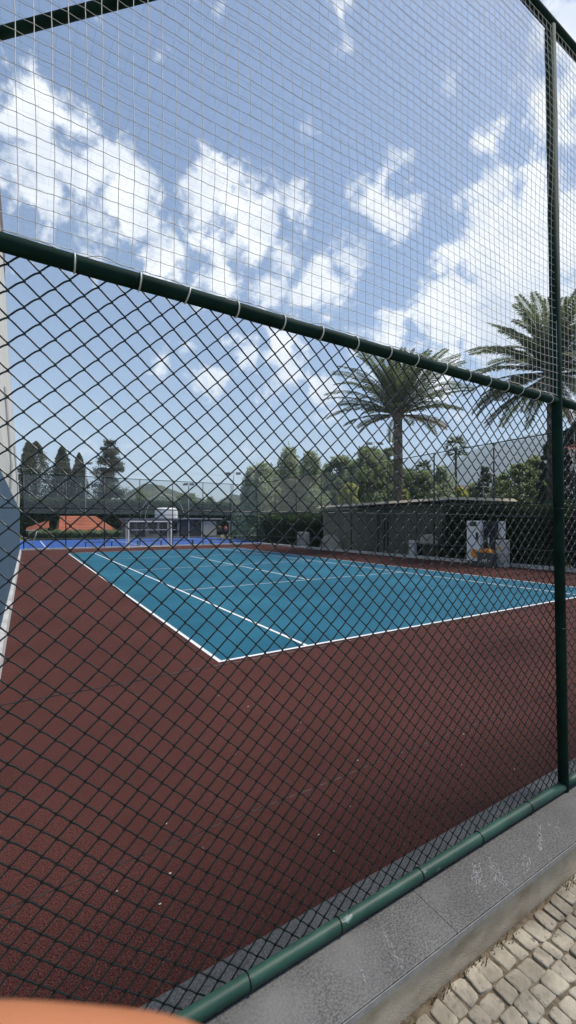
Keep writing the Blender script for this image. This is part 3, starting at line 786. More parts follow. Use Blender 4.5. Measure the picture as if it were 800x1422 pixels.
MB().box(-.2, .2, -.2, .2, zz(672, 44), zz(672, 44)+.2).build('cap', M['steel'], g)

# ------------------------------------------------------------------ people
def person(px, fwd, label, topm, h=1.7, rz=0, armbend=.1):
    x, y = at(px, fwd)
    s = h/1.7
    J = [((0,0,.92), .125), ((0,0,1.12), .115), ((0,0,1.32), .14), ((0,0,1.43), .09), ((0,0,1.50), .05), ((0,-.01,1.56), .075), ((0,-.015,1.63), .088), ((0,-.01,1.69), .05)]
    E = [(0,1),(1,2),(2,3),(3,4),(4,5),(5,6),(6,7)]
    for sx in (-1, 1):
        n = len(J)
        J += [((sx*.10,0,.86), .095), ((sx*.115,-.02 if sx > 0 else .02,.47), .06), ((sx*.12,.02,.10), .042), ((sx*.13,-.10,.035), .035)]
        E += [(0,n),(n,n+1),(n+1,n+2),(n+2,n+3)]
        n = len(J)
        J += [((sx*.19,0,1.39), .058), ((sx*.25,.02,1.12), .042), ((sx*(.27-armbend),-.08-armbend,.90+armbend), .032), ((sx*(.27-armbend*1.4),-.11-armbend,.80+armbend*1.3), .03)]
        E += [(3,n),(n,n+1),(n+1,n+2),(n+2,n+3)]
    me = bpy.data.meshes.new('person'); me.from_pydata([tuple(c*s for c in j[0]) for j in J], E, [])
    o = bpy.data.objects.new('person', me); COL.objects.link(o)
    md = o.modifiers.new('skin', 'SKIN'); md.use_smooth_shade = True
    for i, j in enumerate(J):
        me.skin_vertices[0].data[i].radius = (j[1]*s, j[1]*s*(.78 if i < 4 else 1))
        me.skin_vertices[0].data[i].use_root = (i == 0)
    sd = o.modifiers.new('sub', 'SUBSURF'); sd.levels = 1; sd.render_levels = 1
    me.materials.append(M['tan'])
    o.location = (x, y, 0.02); o.rotation_euler = (0, 0, rz)
    tag(o, label, 'person')
    # shorts
    b = MB()
    for sx in (-1, 1): b.tube([(sx*.085, 0, .93*s), (sx*.10, 0, .8*s), (sx*.112, 0, .55*s)], [.13*s, .125*s, .105*s], 12)
    b.build('shorts', M['shorts'], o, smooth=True)
    b = MB(); b.tube([(0,.012,1.60*s),(0,.008,1.67*s),(0,.0,1.73*s)], [.092*s, .10*s, .05*s], 12); b.build('hair', M['hair'], o, smooth=True)
    if topm:
        b = MB(); b.tube([(0,0,.93*s),(0,0,1.12*s),(0,0,1.32*s),(0,0,1.42*s)], [.15*s,.14*s,.17*s,.12*s], 14); b.build('top', M[topm], o, smooth=True)
    return o
person(304.5, 47.5, 'person with bare back and black shorts standing on the blue court', None, 1.72, R(150))
person(313.5, 47.8, 'person in pink top and black shorts standing beside the bare backed one', 'pinkcloth', 1.68, R(200), .14)

# ------------------------------------------------------------------ vegetation
def leaves(P, size, parent, name, m, asp=.55):
    n = len(P)
    d = rng.normal(size=(n, 3)); d /= np.linalg.norm(d, axis=1)[:, None]
    e = rng.normal(size=(n, 3)); e -= d*np.sum(d*e, 1)[:, None]; e /= np.linalg.norm(e, axis=1)[:, None]
    s = size*rng.uniform(.6, 1.3, n)[:, None]
    V = np.stack([P-d*s, P+e*s*asp, P+d*s, P-e*s*asp], 1)
    return npmesh(name, V, 4, m, parent)
def blobpts(c, r, n, shell=.55):
    d = rng.normal(size=(n, 3)); d /= np.linalg.norm(d, axis=1)[:, None]
    rr = ((shell+(1-shell)*rng.random(n)**.6)*(1+.16*np.abs(rng.normal(size=n))))[:, None]
    lump_ = 1+.22*np.sin(d[:, :1]*7+c[0])*np.sin(d[:, 1:2]*6+c[1])+.15*np.sin(d[:, 2:]*9+c[2])
    return np.array(c)+d*rr*lump_*np.array(r)
def trunk(parent, h, r0, r1, m='bark', limbs=4, spread=1.0, lean=0):
    b = MB(); n = 7
    b.tube([(lean*(i/n)**2+.1*r0*math.sin(i*1.3), .1*r0*math.cos(i*1.7), h*i/n) for i in range(n+1)], [r0+(r1-r0)*i/n for i in range(n+1)], 10)
    for k in range(limbs):
        a = k*2.4+.3; z0 = h*(.45+.5*k/max(1, limbs)); L_ = spread*(.7+.5*random.random())
        b.tube([(lean*(z0/h)**2, 0, z0), (L_*.5*math.cos(a), L_*.5*math.sin(a), z0+L_*.5), (L_*math.cos(a), L_*math.sin(a), z0+L_*1.1)], [r1*.9, r1*.6, r1*.25], 6)
    return b.build('trunk', M[m], parent, smooth=True)
def broad(name, px, fwd, ytop, rpx, label, leafm, n=9000, size=.16, group='trees and bushes beyond the courts', base=.25, cat='tree', clumps=16, flat=1.0, zbase=0):
    x, y = at(px, fwd); H = zz(ytop, fwd); Rr = rpx/F*fwd
    g = empty(name, (x, y, zbase), label, cat, group)
    trunk(g, H*.75, .03*H+.04, .02*H, limbs=5, spread=Rr*.5)
    clumps = 46; pts = []; per = int(n*1.5)//clumps
    cone = leafm in ('l_euc',) or rpx < 19
    for k in range(clumps):
        t = (k+.5)/clumps; z = H*(base*.4+(1-base*.4)*t)
        env = Rr*((1-t)**.62 if cone else math.sin(math.pi*min(1, t*.80+.20))**.55)
        a = k*2.39996+px*.1; q = env*math.sqrt(random.uniform(.05, 1.0))*random.choice((.75, .85, 1.05))
        br = Rr*random.uniform(.15, .36)*(1-.35*t)
        pts.append(blobpts((q*math.cos(a), q*math.sin(a), min(z, H-br*.7)), (br, br, br*(1.5 if cone else .85)), per, .3))
    P = np.concatenate(pts)
    P = P[P[:, 2] > .05]
    leaves(P, size, g, 'crown', M[leafm]); return g
def cypress(px, fwd, ytop, rpx, label, n=15000, size=.17, group='dark cypresses left of the pine', twin=False):
    x, y = at(px, fwd); H = zz(ytop, fwd); Rr = rpx/F*fwd
    g = empty('cypress_tree', (x, y, 0), label, 'tree', group)
    trunk(g, H*.8, .22, .05, limbs=0)
    t = rng.random(n)**.85; z = .3+t*(H-.3)
    env = Rr*np.where(t < .55, .82+.35*np.sin(t/.55*1.6), 1.17*np.maximum(0, (1-t)/.45)**.62)
    a = rng.random(n)*2*math.pi
    lump_ = 1+.16*np.sin(a*5+z*1.1)+.10*np.sin(z*3.1+a*2)+.08*rng.normal(size=n)
    rr = env*lump_*np.sqrt(.25+.75*rng.random(n))
    X = rr*np.cos(a); Y = rr*np.sin(a)
    if twin:
        k = rng.random(n) < .4; X = np.where(k & (t > .4), X*.6-Rr*.5, X)
    P = np.stack([X, Y, z], 1)
    leaves(P, size, g, 'crown', M['l_cyp'], .4); return g
cypress(50, 72, 613, 19, 'widest dark cypress, twin topped, nearest the cream hall', 19000, twin=True)
cypress(86, 72, 620, 13, 'middle of the three dark cypresses, between the wide one and the slim one')
cypress(110, 72, 629, 10, 'slimmest and shortest dark cypress, right next to the floodlight pole', 12000)
# irregular pine
def pine(px, fwd, ytop, rpx, label, n=16000, side=1.0):
    x, y = at(px, fwd); H = zz(ytop, fwd); Rr = rpx/F*fwd
    g = empty('pine_tree', (x, y, 0), label, 'tree', None)
    trunk(g, H*.95, .35, .07, limbs=0)
    pts = []; K = 95
    lb = MB()
    for k in range(K):
        t = random.random()**.9 if k else .99; z = H*(.06+.92*t)
        env = Rr*(1-t*.93)**.6*(.45+.75*random.random())
        a = k*2.39996
        for q in (.45, .85):
            cx_, cy_ = env*q*math.cos(a), env*q*math.sin(a)
            r_ = Rr*.20*(1.2-t*.6)*random.uniform(.6, 1.25)
            pts.append(blobpts((cx_, cy_, z+.15*env*q), (r_*1.2, r_*1.2, r_*.85), n//(2*K), .2))
        lb.tube([(0, 0, z), (env*.8*math.cos(a), env*.8*math.sin(a), z+.1*env)], [.07, .025], 5)
    lb.build('limbs', M['bark'], g)
    leaves(np.concatenate(pts), .17, g, 'crown', M['l_pine'], .35); return g
pine(153, 68, 611, 31, 'large ragged dark pine with open layered top, right of the cypresses', 22000)
pine(673, 60, 648, 22, 'small dark pine standing between the two beige houses', 9000)
TR = [ # name, px, fwd, ytop, r, label, leaf, n, size, base
 ('leafy_tree', 366, 44, 648, 24, 'first grey green tree at the left of the tree row behind the wind net', 'l_euc', 9000, .15, .1),
 ('leafy_tree', 402, 46, 626, 24, 'tallest pointed grey green tree in the row behind the wind net', 'l_euc', 11000, .15, .1),
 ('leafy_tree', 432, 44, 632, 24, 'grey green tree just right of the tallest pointed one behind the net', 'l_euc', 10000, .15, .1),
 ('leafy_tree', 474, 50, 634, 26, 'round mid green tree above the left part of the pavilion roof', 'l_mid', 10000, .16, .15),
 ('leafy_tree', 512, 46, 623, 30, 'broad dark green tree just left of the big palm trunk', 'l_mid', 12000, .16, .15),
 ('leafy_tree', 541, 52, 622, 18, 'narrow conical green tree directly behind the big palm trunk', 'l_mid', 8000, .16, .15),
 ('leafy_tree', 585, 48, 655, 26, 'lighter green tree immediately right of the big palm trunk', 'l_mid', 9000, .15, .15),
 ('leafy_tree', 612, 50, 652, 22, 'dull green tree at the foot of the distant small palm', 'l_euc', 8000, .15, .15),
 ('leafy_bush', 486, 36, 672, 24, 'yellow green bush above the middle of the pavilion roof', 'l_yel', 8000, .10, .1),
 ('leafy_bush', 562, 36, 682, 14, 'smaller yellow green bush peeping over the roof beside the palm', 'l_yel', 5000, .10, .1),
 ('leafy_bush', 525, 36, 688, 20, 'grey green bush low over the roof between the two yellow ones', 'l_euc', 5000, .10, .1),
 ('leafy_bush', 600, 38, 684, 18, 'dull green bush over the right part of the pavilion roof', 'l_euc', 5000, .10, .1),
 ('leafy_tree', 196, 80, 683, 16, 'light green round tree between the pine and the wooded hill', 'l_light', 8000, .2, .2),
 ('leafy_tree', 170, 75, 700, 22, 'low dull green tree at the right foot of the ragged pine', 'l_mid', 6000, .2, .1),
 ('leafy_tree', 262, 95, 686, 26, 'dark green tree behind the arched frame, left of the leaning pole', 'l_mid', 9000, .22, .1),
 ('leafy_tree', 292, 98, 693, 18, 'low dark green tree between the twin headed pole and the leaning pole', 'l_mid', 7000, .22, .1),
 ('leafy_tree', 334, 90, 700, 20, 'low tree between the leaning pole and the grey green row', 'l_mid', 6000, .22, .1),
 ('leafy_tree', 310, 92, 706, 14, 'small bushy tree right behind the two bathers', 'l_light', 5000, .2, .1),
 ('leafy_tree', 20, 66, 680, 16, 'dull green tree between the cream hall and the widest cypress', 'l_mid', 7000, .18, .1),
 ('leafy_tree', 720, 26, 645, 34, 'light green tree standing over the dark hedge, left of the green post', 'l_light', 12000, .10, .1),
 ('leafy_tree', 742, 28, 636, 26, 'second light green tree over the hedge, touching the green post', 'l_light', 8000, .10, .1),
 ('leafy_tree', 692, 32, 666, 30, 'low olive green tree above the hedge beside the slim grey post', 'l_euc', 8000, .11, .1),
 ('leafy_tree', 803, 21, 585, 46, 'tall dark tree filling the right edge behind the basketball hoop', 'l_pine', 26000, .085, .05),
 ('leafy_tree', 762, 24, 618, 20, 'dark tree hidden mostly by the green post', 'l_pine', 12000, .09, .05),
 ('leafy_tree', 640, 54, 678, 22, 'olive tree below the distant small palm beside the beige house', 'l_yel', 7000, .14, .1),
 ('leafy_tree', 850, 26, 600, 46, 'broad dark tree just outside the right edge', 'l_pine', 16000, .10, .05),
]
random.seed(21)
TR += [
 ('leafy_tree', 350, 50, 652, 20, 'pale pointed tree at the far left end of the grey green row', 'l_euc', 8000, .16, .05),
 ('leafy_tree', 384, 52, 655, 22, 'low pale tree filling the dip between the first and the tallest grey green trees', 'l_euc', 9000, .16, .05),
 ('leafy_tree', 418, 54, 650, 24, 'pale tree set back behind the tallest pointed grey green tree', 'l_euc', 9000, .16, .05),
 ('leafy_tree', 452, 54, 660, 24, 'low pale tree filling the gap at the left end of the pavilion roof', 'l_euc', 9000, .16, .05),
 ('leafy_tree', 494, 56, 640, 28, 'dark green tree set back behind the yellow green bush', 'l_mid', 10000, .17, .05),
 ('leafy_tree', 528, 58, 640, 26, 'dark green tree set back just left of the big palm trunk', 'l_mid', 9000, .17, .05),
 ('leafy_tree', 566, 58, 652, 24, 'mid green tree set back just right of the big palm trunk', 'l_mid', 9000, .17, .05),
 ('leafy_tree', 603, 60, 664, 26, 'low mid green tree behind the low fan palm', 'l_mid', 9000, .17, .05),
 ('leafy_tree', 660, 66, 672, 22, 'mid green tree at the foot of the mountain, left of the small dark pine', 'l_mid', 7000, .18, .05),
 ('leafy_tree', 700, 60, 678, 20, 'olive tree at the foot of the mountain, right of the small dark pine', 'l_euc', 7000, .16, .05),
]
for (nm, px, fw, yt, rp, lb, lm, n, s_, bs) in TR:
    if 340 < px < 630 and nm == 'leafy_tree': rp *= 1.5
    broad(nm, px, fw, yt, rp, lb, lm, n, s_, base=bs, cat='tree' if nm == 'leafy_tree' else 'bush')
# hedges
def hedge(x0, x1, y0, y1, h, n, size, label, leafm):
    cx_, cy_ = (x0+x1)/2, (y0+y1)/2
    g = empty('hedge', (cx_, cy_, 0), label, 'hedge')
    P = rng.random((n, 3))
    P[:, 0] = x0-cx_+P[:, 0]*(x1-x0); P[:, 1] = y0-cy_+P[:, 1]*(y1-y0); P[:, 2] = .02+P[:, 2]**.8*(h-.02)
    P += .05*np.sin(P[:, [1, 2, 0]]*5.1)
    top = h+.10*np.sin(P[:, 1]*2.2)+.06*np.sin(P[:, 0]*3.7+P[:, 1]*5)
    P[:, 2] *= top/h
    leaves(P, size, g, 'foliage', M[leafm]);
    b = MB()
    ln_ = max(x1-x0, y1-y0); k = int(ln_/.6)
    for i in range(k):
        if x1-x0 > y1-y0: p = (x0-cx_+(i+.5)*.6, 0)
        else: p = (0, y0-cy_+(i+.5)*.6)
        b.tube([(p[0], p[1], 0), (p[0]+.05, p[1]+.04, h*.8)], [.03, .015], 5)
    b.build('stems', M['bark'], g)
hedge(17.75, 19.0, 2.0, 14.2, 2.62, 60000, .07, 'tall dark green hedge behind the right fence beyond the white cabinet', 'l_dark')
hedge(18.6, 19.8, 25.6, 35.0, 2.4, 26000, .09, 'dark hedge between the pavilion and the far corner of the court', 'l_dark')
hedge(.3, 9.6, 53.0, 54.2, .95, 15000, .12, 'clipped mid green hedge below the terracotta roof', 'l_mid')
hedge(-6, 30, 66, 68, 5.2, 42000, .28, 'dark hedge row far behind the tiled house and changing block', 'l_dark')
# glimpses left of the pavilion: garden chairs and parasol
g = empty('parasol', (19.9, 30.0, 0), 'pale parasol glimpsed in the shade left of the pavilion', 'parasol')
MB().tube([(0,0,0), (0,0,2.1)], .03, 8).build('pole', M['white'], g)
b = MB(); n = 8
b.v = [(0,0,2.15)]+[(1.5*math.cos(2*math.pi*i/n), 1.5*math.sin(2*math.pi*i/n), 1.75) for i in range(n)]
b.f = [(0, 1+i, 1+(i+1) % n) for i in range(n)]; b.m = [0]*n; b.build('canopy', M['cloth'], g)

# palms
def palm(px, fwd, ycrown, Lpx, trunk_px, label, nf, seed, kind='date', low=84, group='canary palms right of the pavilion'):
    rs = np.random.default_rng(seed); random.seed(seed)
    x, y = at(px, fwd); zc = zz(ycrown, fwd); Lf = Lpx/F*fwd; r = trunk_px/F*fwd/2
    g = empty('palm_tree', (x, y, 0), label, 'palm', group)
    b = MB(); n = 60
    pts = []; rad = []
    for i in range(n+1):
        t = i/n; rr = r*(1.15-.25*t)*(1+.07*(i % 2))
        if t > .93: rr *= 1+.75*(t-.93)/.07
        pts.append((.15*math.sin(t*2.1), .1*math.sin(t*1.6), zc*t)); rad.append(rr)
    b.tube(pts, rad, 14); b.build('trunk', M['palmbark'], g, smooth=False)
    tip = pts[-1]
    if kind == 'date':
        tris = []; dead = []; rb = MB()
        for k in range(nf):
            a = k*2.39996+rs.uniform(-.15, .15); u = (k+.5)/nf
            el = R(88)-R(low)*u**1.05+rs.uniform(-.09, .09)           # launch elevation
            L_ = Lf*(.76+.32*min(1, u/.4)-(.38 if low < 90 else .1)*max(0, (u-.72)/.28))*rs.uniform(.88, 1.08)
            S = 16; P0 = Vector(tip)+Vector((math.cos(a)*r*.7, math.sin(a)*r*.7, -.5*u+.2)); P = [P0]; e = el
            droop = rs.uniform(.6, 1.1)
            for s in range(S):
                e -= droop*(.028+.085*(s/S)**1.3)*(1.0 if el > -.2 else .5)
                P.append(P[-1]+Vector((math.cos(a)*math.cos(e), math.sin(a)*math.cos(e), math.sin(e)))*(L_/S))
            rb.tube([tuple(p) for p in P], [.035*(1-.85*i/S) for i in range(S+1)], 4, cap=False)
            side0 = Vector((-math.sin(a), math.cos(a), 0))
            twist = rs.uniform(-.5, .5)
            for s in range(S*6):
                f = (s+.5)/(S*6)
                if f < .10: continue
                q = f*S; i = int(q); fr = q-i; p = P[i].lerp(P[min(i+1, S)], fr); t_ = (P[min(i+1, S)]-P[i]).normalized()
                nrm = side0.cross(t_).normalized()
                sd = (side0*math.cos(twist*f)+nrm*math.sin(twist*f)).normalized(); nrm = sd.cross(t_).normalized()
                ll = Lf*.125*min(1, 2.2*(f+.12))*(1-f**5*.65)*rs.uniform(.8, 1.1)
                for sgn in (-1, 1):
                    dr = (sd*sgn*.80+t_*.55+Vector((0,0,.16*rs.uniform(-1.0, 1.0)-.05))).normalized()
                    w_ = t_*.034
                    tipp = p+dr*ll+Vector((0,0,-.12*ll))
                    mid = p+dr*ll*.5
                    T = [p-w_, mid-w_*1.1, tipp, mid+w_*1.1]
                    (dead if u > .975 else tris).append([tuple(v) for v in T])
        npmesh('crown', np.array(tris), 4, M['l_palm'], g)
        if dead: npmesh('dry_fronds', np.array(dead), 4, M['l_dead'], g)
        rb.build('frond_ribs', M['l_palm'], g)
    else:
        tris = []
        for k in range(nf):
            a = k*2.39996; u = (k+.5)/nf; el = R(80)-R(125)*u
            st = Vector((math.cos(a)*math.cos(el), math.sin(a)*math.cos(el), math.sin(el)))
            c0 = Vector(tip)+st*Lf*.5; side = Vector((-math.sin(a), math.cos(a), 0)); up = side.cross(st)
            tris.append([tuple(Vector(tip)-side*.02), tuple(c0-side*.02), tuple(c0+side*.02), tuple(Vector(tip)+side*.02)])
            for j in range(22):
                b_ = R(-110)+R(220)*j/21
                d = (st*math.cos(b_)+side*math.sin(b_)).normalized(); w_ = side*.09*math.cos(b_)+st*.09*math.sin(b_)
                e_ = c0+d*Lf*.5+Vector((0,0,-.14*Lf*abs(rs.normal())))
                tris.append([tuple(c0-w_*.3), tuple((c0+e_)/2-w_), tuple(e_), tuple((c0+e_)/2+w_)])
        npmesh('crown', np.array(tris), 4, M['l_palm'], g)
    return g
palm(552, 28, 570, 99, 12.5, 'whole canary palm with thick trunk rising behind the pavilion roof', 62, 4)
palm(768, 22, 512, 112, 14, 'taller canary palm partly hidden behind the green fence post', 78, 9, low=112)
palm(633, 58, 621, 22, 3.2, 'small slender fan palm far off between the big palm and the mountain', 17, 5, 'fan', group=None)
palm(588, 56, 652, 17, 3.2, 'low fan palm top among the trees right of the big palm trunk', 16, 6, 'fan', group=None)

# ------------------------------------------------------------------ hills and mountain
def ridge(name, pts, D, depth, m, amp, nseg=260, back=1.0):
    xs_ = [p[0] for p in pts]; ys_ = [p[1] for p in pts]
    b = MB(); rows = 16
    for i in range(nseg+1):
        px = xs_[0]+(xs_[-1]-xs_[0])*i/nseg
        py = float(np.interp(px, xs_, ys_))
        top = max(2, zz(py, D))
        for j in range(rows+1):
            t = j/rows
            d = D-depth+2*depth*t
            f = math.sin(math.pi*t)**1.15
            x, y = at(px, D); s_ = d/D
            h_ = top*f*(1+.0*t)
            nz = noise.fractal(Vector((x*s_/(D*.03), y*s_/(D*.03), 0)), 1.0, 2.0, 5)
            b.v.append((x*s_, y*s_, h_+amp*nz*f*(.25 if abs(t-.5) < .07 else 1)-3))
    for i in range(nseg):
        for j in range(rows):
            a = i*(rows+1)+j; b.f.append((a, a+rows+1, a+rows+2, a+1)); b.m.append(0)
    o = b.build(name, m, smooth=True); tag(o, kind='structure'); return o
ridge('hill', [(-60,726),(60,716),(150,700),(172,686),(185,677),(200,669),(216,669),(235,676),(258,684),(285,690),(300,695),(309,689),(322,684),(340,686),(370,697),(440,708),(520,716),(640,722)], 520, 150, M['hill'], 3.5)
ridge('mountain', [(520,722),(560,690),(590,668),(612,655),(632,643),(655,636),(680,630),(700,622),(730,619),(760,612),(800,606),(900,600),(1050,610),(1300,660),(1700,720)], 3400, 700, M['mount'], 26)
ridge('mountain', [(560,722),(600,660),(625,646),(650,628),(680,616),(705,611),(735,603),(765,600),(800,596),(900,592),(1100,610),(1400,650),(1800,720)], 4300, 800, M['mount'], 36)

# ------------------------------------------------------------------ hand holding the phone: a finger in front of the lens
def hand():
    # camera axes in world
    Rm = co.rotation_euler.to_matrix(); base = Vector(co.location)
    def C(x, y, z): return base+Rm@Vector((x, y, -z))     # right, up, forward (metres)
    J = []; E = []
    def chain_(pts, root=None):
        prev = root
        for p, r in pts:
            J.append((C(*p), r)); i = len(J)-1
            if prev is not None: E.append((prev, i))
            prev = i
        return prev
    chain_([((-.150, -.155, .030), .026)])          # wrist root
    chain_([((-.118, -.128, .036), .026), ((-.090, -.112, .040), .024)], 0)  # palm
    palm_i = 2
    # index finger reaching across below the lens
    chain_([((-.088, -.086, .046), .0105), ((-.064, -.0672, .047), .0092), ((-.036, -.0628, .046), .0086), ((-.012, -.0632, .0455), .0078), ((-.0045, -.0642, .0452), .0052)], palm_i)
    # three curled fingers behind, lower
    for k, (dy, l) in enumerate(((-.024, 1.05), (-.046, 1.0), (-.064, .82))):
        chain_([((-.078, -.104+dy*.7, .050), .0095), ((-.045*l, -.104+dy, .060), .0085), ((-.030*l, -.104+dy, .042), .0078), ((-.044*l, -.104+dy, .026), .0068)], palm_i)
    # thumb
    chain_([((-.105, -.110, .012), .0125), ((-.082, -.098, -.004), .0105), ((-.055, -.093, -.012), .0088)], 1)
    # forearm
    chain_([((-.215, -.235, .015), .031), ((-.29, -.36, -.03), .037)], 0)
    me = bpy.data.meshes.new('hand'); me.from_pydata([tuple(j[0]-J[0][0]) for j in J], E, [])
    o = bpy.data.objects.new('hand', me); COL.objects.link(o); o.location = J[0][0]
    md = o.modifiers.new('skin', 'SKIN'); md.use_smooth_shade = True
    for i, j in enumerate(J):
        me.skin_vertices[0].data[i].radius = (j[1], j[1]); me.skin_vertices[0].data[i].use_root = (i == 0)
    sd = o.modifiers.new('sub', 'SUBSURF'); sd.levels = 2; sd.render_levels = 2
    me.materials.append(M['skin'])
    tag(o, 'blurred tanned fingertip across the bottom left edge, close to the lens', 'hand')
hand()

# ------------------------------------------------------------------ air
hz = MB(); hz.box(-3000, 6200, -200, 5600, -3.0, 1040)
o = hz.build('haze', None and M['white'] or mat('haze', (1, 1, 1)))
m = bpy.data.materials.new('haze_air'); m.use_nodes = True; nt = m.node_tree; nt.nodes.clear()
out = nt.nodes.new('ShaderNodeOutputMaterial'); pv = nt.nodes.new('ShaderNodeVolumePrincipled')
pv.inputs['Color'].default_value = (.76, .88, 1.0, 1); pv.inputs['Density'].default_value = .00019; pv.inputs['Anisotropy'].default_value = 0
nt.links.new(pv.outputs[0], out.inputs['Volume'])
o.data.materials.clear(); o.data.materials.append(m); tag(o, 'pale blue haze in the distant air', 'haze', kind='stuff')

# ------------------------------------------------------------------ sky and sun
SUN_EL, SUN_AZ = R(60), R(106)     # azimuth measured from +Y towards +X
sd = Vector((math.sin(SUN_AZ)*math.cos(SUN_EL), math.cos(SUN_AZ)*math.cos(SUN_EL), math.sin(SUN_EL)))
sl = bpy.data.lights.new('sun', 'SUN'); so = bpy.data.objects.new('sun', sl); COL.objects.link(so)
sl.energy = 2.9; sl.angle = R(14); sl.color = (1, .94, .86)
so.rotation_euler = sd.to_track_quat('Z', 'Y').to_euler(); so.location = (0, 0, 50)
wd = bpy.data.worlds.new('World'); sc.world = wd; wd.use_nodes = True; nt = wd.node_tree; nt.nodes.clear()
N = nt.nodes.new; Lk = nt.links.new
out = N('ShaderNodeOutputWorld'); bg = N('ShaderNodeBackground'); sky = N('ShaderNodeTexSky')
sky.sky_type = 'NISHITA'; sky.sun_disc = False; sky.sun_elevation = SUN_EL; sky.sun_rotation = SUN_AZ
sky.air_density = 1.05; sky.dust_density = 1.3; sky.ozone_density = 3.2; sky.altitude = 50
bg.inputs['Strength'].default_value = .095
tc = N('ShaderNodeTexCoord')
# billow warp
def noise_node(scale, det, rough=.55, dist=0):
    n = N('ShaderNodeTexNoise'); n.inputs['Scale'].default_value = scale; n.inputs['Detail'].default_value = det
    n.inputs['Roughness'].default_value = rough; n.inputs['Distortion'].default_value = dist
    Lk(tc.outputs['Generated'], n.inputs['Vector']); return n
warp = noise_node(7, 5); wm = N('ShaderNodeVectorMath'); wm.operation = 'SUBTRACT'; wm.inputs[1].default_value = (.5, .5, .5); Lk(warp.outputs['Color'], wm.inputs[0])
ws = N('ShaderNodeVectorMath'); ws.operation = 'SCALE'; ws.inputs['Scale'].default_value = .10; Lk(wm.outputs[0], ws.inputs[0])
wa = N('ShaderNodeVectorMath'); wa.operation = 'ADD'; Lk(tc.outputs['Generated'], wa.inputs[0]); Lk(ws.outputs[0], wa.inputs[1])
BL = [ # px, py, radius px, weight
 (45,185,75,.9),(120,225,75,.9),(175,285,65,.95),(215,345,50,.85),(60,275,60,.6),(140,345,60,.75),(20,240,50,.6),(70,150,55,.7),
 (300,265,55,1),(350,300,62,1),(410,290,40,.8),(300,330,45,.9),(390,355,50,.8),(370,400,40,.9),(310,390,38,.9),
 (455,395,48,1),(495,350,48,1),(530,290,50,1),(470,310,28,.7),(440,420,35,.9),
 (395,500,52,.9),(345,480,40,.8),(297,527,30,.9),(440,550,38,.9),(410,530,40,.8),(215,520,26,.5),(180,545,25,.4),
 (640,420,70,1.15),(700,370,85,1.25),(760,330,90,1.3),(700,450,80,1.1),(610,450,40,.9),(735,300,50,1.0),(640,480,60,.8),(760,420,70,1),(790,250,60,.9),(700,270,42,.7),(740,215,35,.6),(790,340,90,1),
 (672,210,17,.75),(600,520,70,.7),(530,470,55,.7),
 (790,25,45,.9),(770,80,25,.5),(800,130,30,.6),(20,90,60,.5),
 (900,250,200,.9),(1000,500,250,.9),(-250,300,200,.7),(500,-250,180,.6)]
cur = None
for (px, py, r, wgt) in BL:
    d0 = sdir(px, py); d1 = sdir(px+r*.75, py+r*.66); rad = (d1-d0).length
    ds = N('ShaderNodeVectorMath'); ds.operation = 'DISTANCE'; ds.inputs[1].default_value = d0; Lk(wa.outputs[0], ds.inputs[0])
    mr = N('ShaderNodeMapRange'); mr.inputs[1].default_value = rad*1.5; mr.inputs[2].default_value = 0; mr.inputs[3].default_value = 0; mr.inputs[4].default_value = wgt
    Lk(ds.outputs['Value'], mr.inputs[0])
    if cur is None: cur = mr.outputs[0]
    else:
        mm = N('ShaderNodeMath'); mm.operation = 'SMOOTH_MAX'; mm.inputs[2].default_value = .12; Lk(cur, mm.inputs[0]); Lk(mr.outputs[0], mm.inputs[1]); cur = mm.outputs[0]
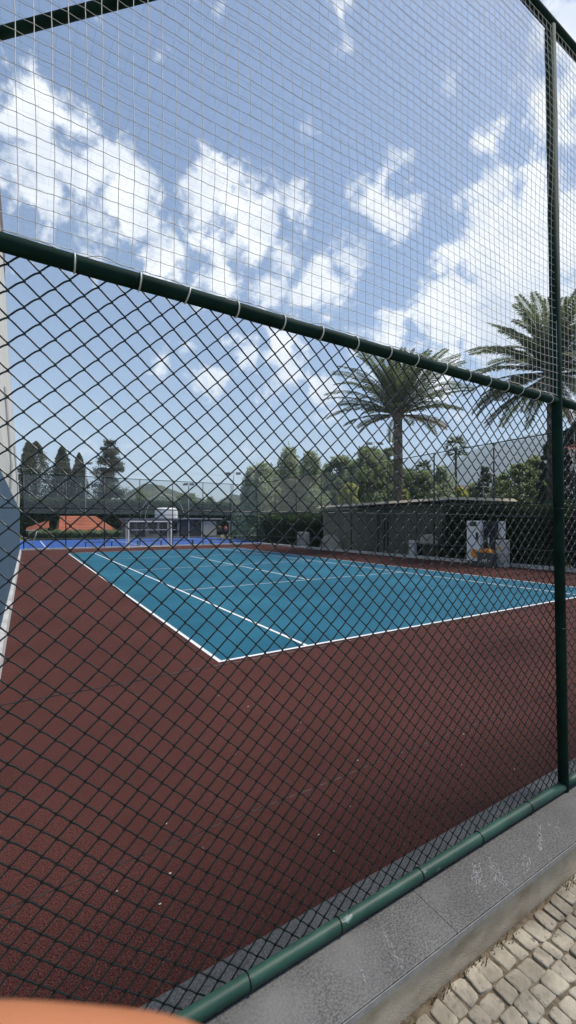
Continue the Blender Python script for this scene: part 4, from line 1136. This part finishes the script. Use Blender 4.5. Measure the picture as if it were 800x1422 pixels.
# elsewhere in the sky, noise-born clouds behind the camera
fine = noise_node(16, 10, .62, .3); mid = noise_node(5.5, 6, .6)
f1 = N('ShaderNodeMath'); f1.operation = 'MULTIPLY_ADD'; f1.inputs[1].default_value = 2.3; f1.inputs[2].default_value = -1.17; Lk(fine.outputs[0], f1.inputs[0])
f2 = N('ShaderNodeMath'); f2.operation = 'MULTIPLY_ADD'; f2.inputs[1].default_value = 1.2; f2.inputs[2].default_value = -.62; Lk(mid.outputs[0], f2.inputs[0])
sm = N('ShaderNodeMath'); sm.operation = 'ADD'; Lk(f1.outputs[0], sm.inputs[0]); Lk(f2.outputs[0], sm.inputs[1])
tot = N('ShaderNodeMath'); tot.operation = 'ADD'; Lk(cur, tot.inputs[0]); Lk(sm.outputs[0], tot.inputs[1])
cm = N('ShaderNodeMapRange'); cm.interpolation_type = 'SMOOTHSTEP'; cm.inputs[1].default_value = .27; cm.inputs[2].default_value = .72; Lk(tot.outputs[0], cm.inputs[0])
cmax = N('ShaderNodeMath'); cmax.operation = 'MULTIPLY'; cmax.inputs[1].default_value = .93; Lk(cm.outputs[0], cmax.inputs[0])
# cloud colour: bright with slightly grey cores
shade = noise_node(9, 6, .6); sr = N('ShaderNodeMapRange'); sr.inputs[1].default_value = .35; sr.inputs[2].default_value = .62; Lk(shade.outputs[0], sr.inputs[0])
cc = N('ShaderNodeMix'); cc.data_type = 'RGBA'; cc.inputs[6].default_value = (5.6, 6.0, 6.7, 1); cc.inputs[7].default_value = (8.3, 8.4, 8.5, 1); Lk(sr.outputs[0], cc.inputs[0])
# thin veil
mx = N('ShaderNodeMix'); mx.data_type = 'RGBA'; Lk(cmax.outputs[0], mx.inputs[0]); Lk(sky.outputs[0], mx.inputs[6]); Lk(cc.outputs[2], mx.inputs[7])
Lk(mx.outputs[2], bg.inputs[0]); Lk(bg.outputs[0], out.inputs[0])

# ------------------------------------------------------------------ render settings
sc.view_settings.view_transform = 'Standard'; sc.view_settings.look = 'None'; sc.view_settings.gamma = 1; sc.view_settings.exposure = .72
sc.view_settings.use_curve_mapping = False
sc.render.engine = 'CYCLES'
cy = sc.cycles
cy.max_bounces = 5; cy.diffuse_bounces = 3; cy.glossy_bounces = 2; cy.transparent_max_bounces = 24; cy.volume_bounces = 3
cy.use_denoising = True; cy.caustics_reflective = False; cy.caustics_refractive = False
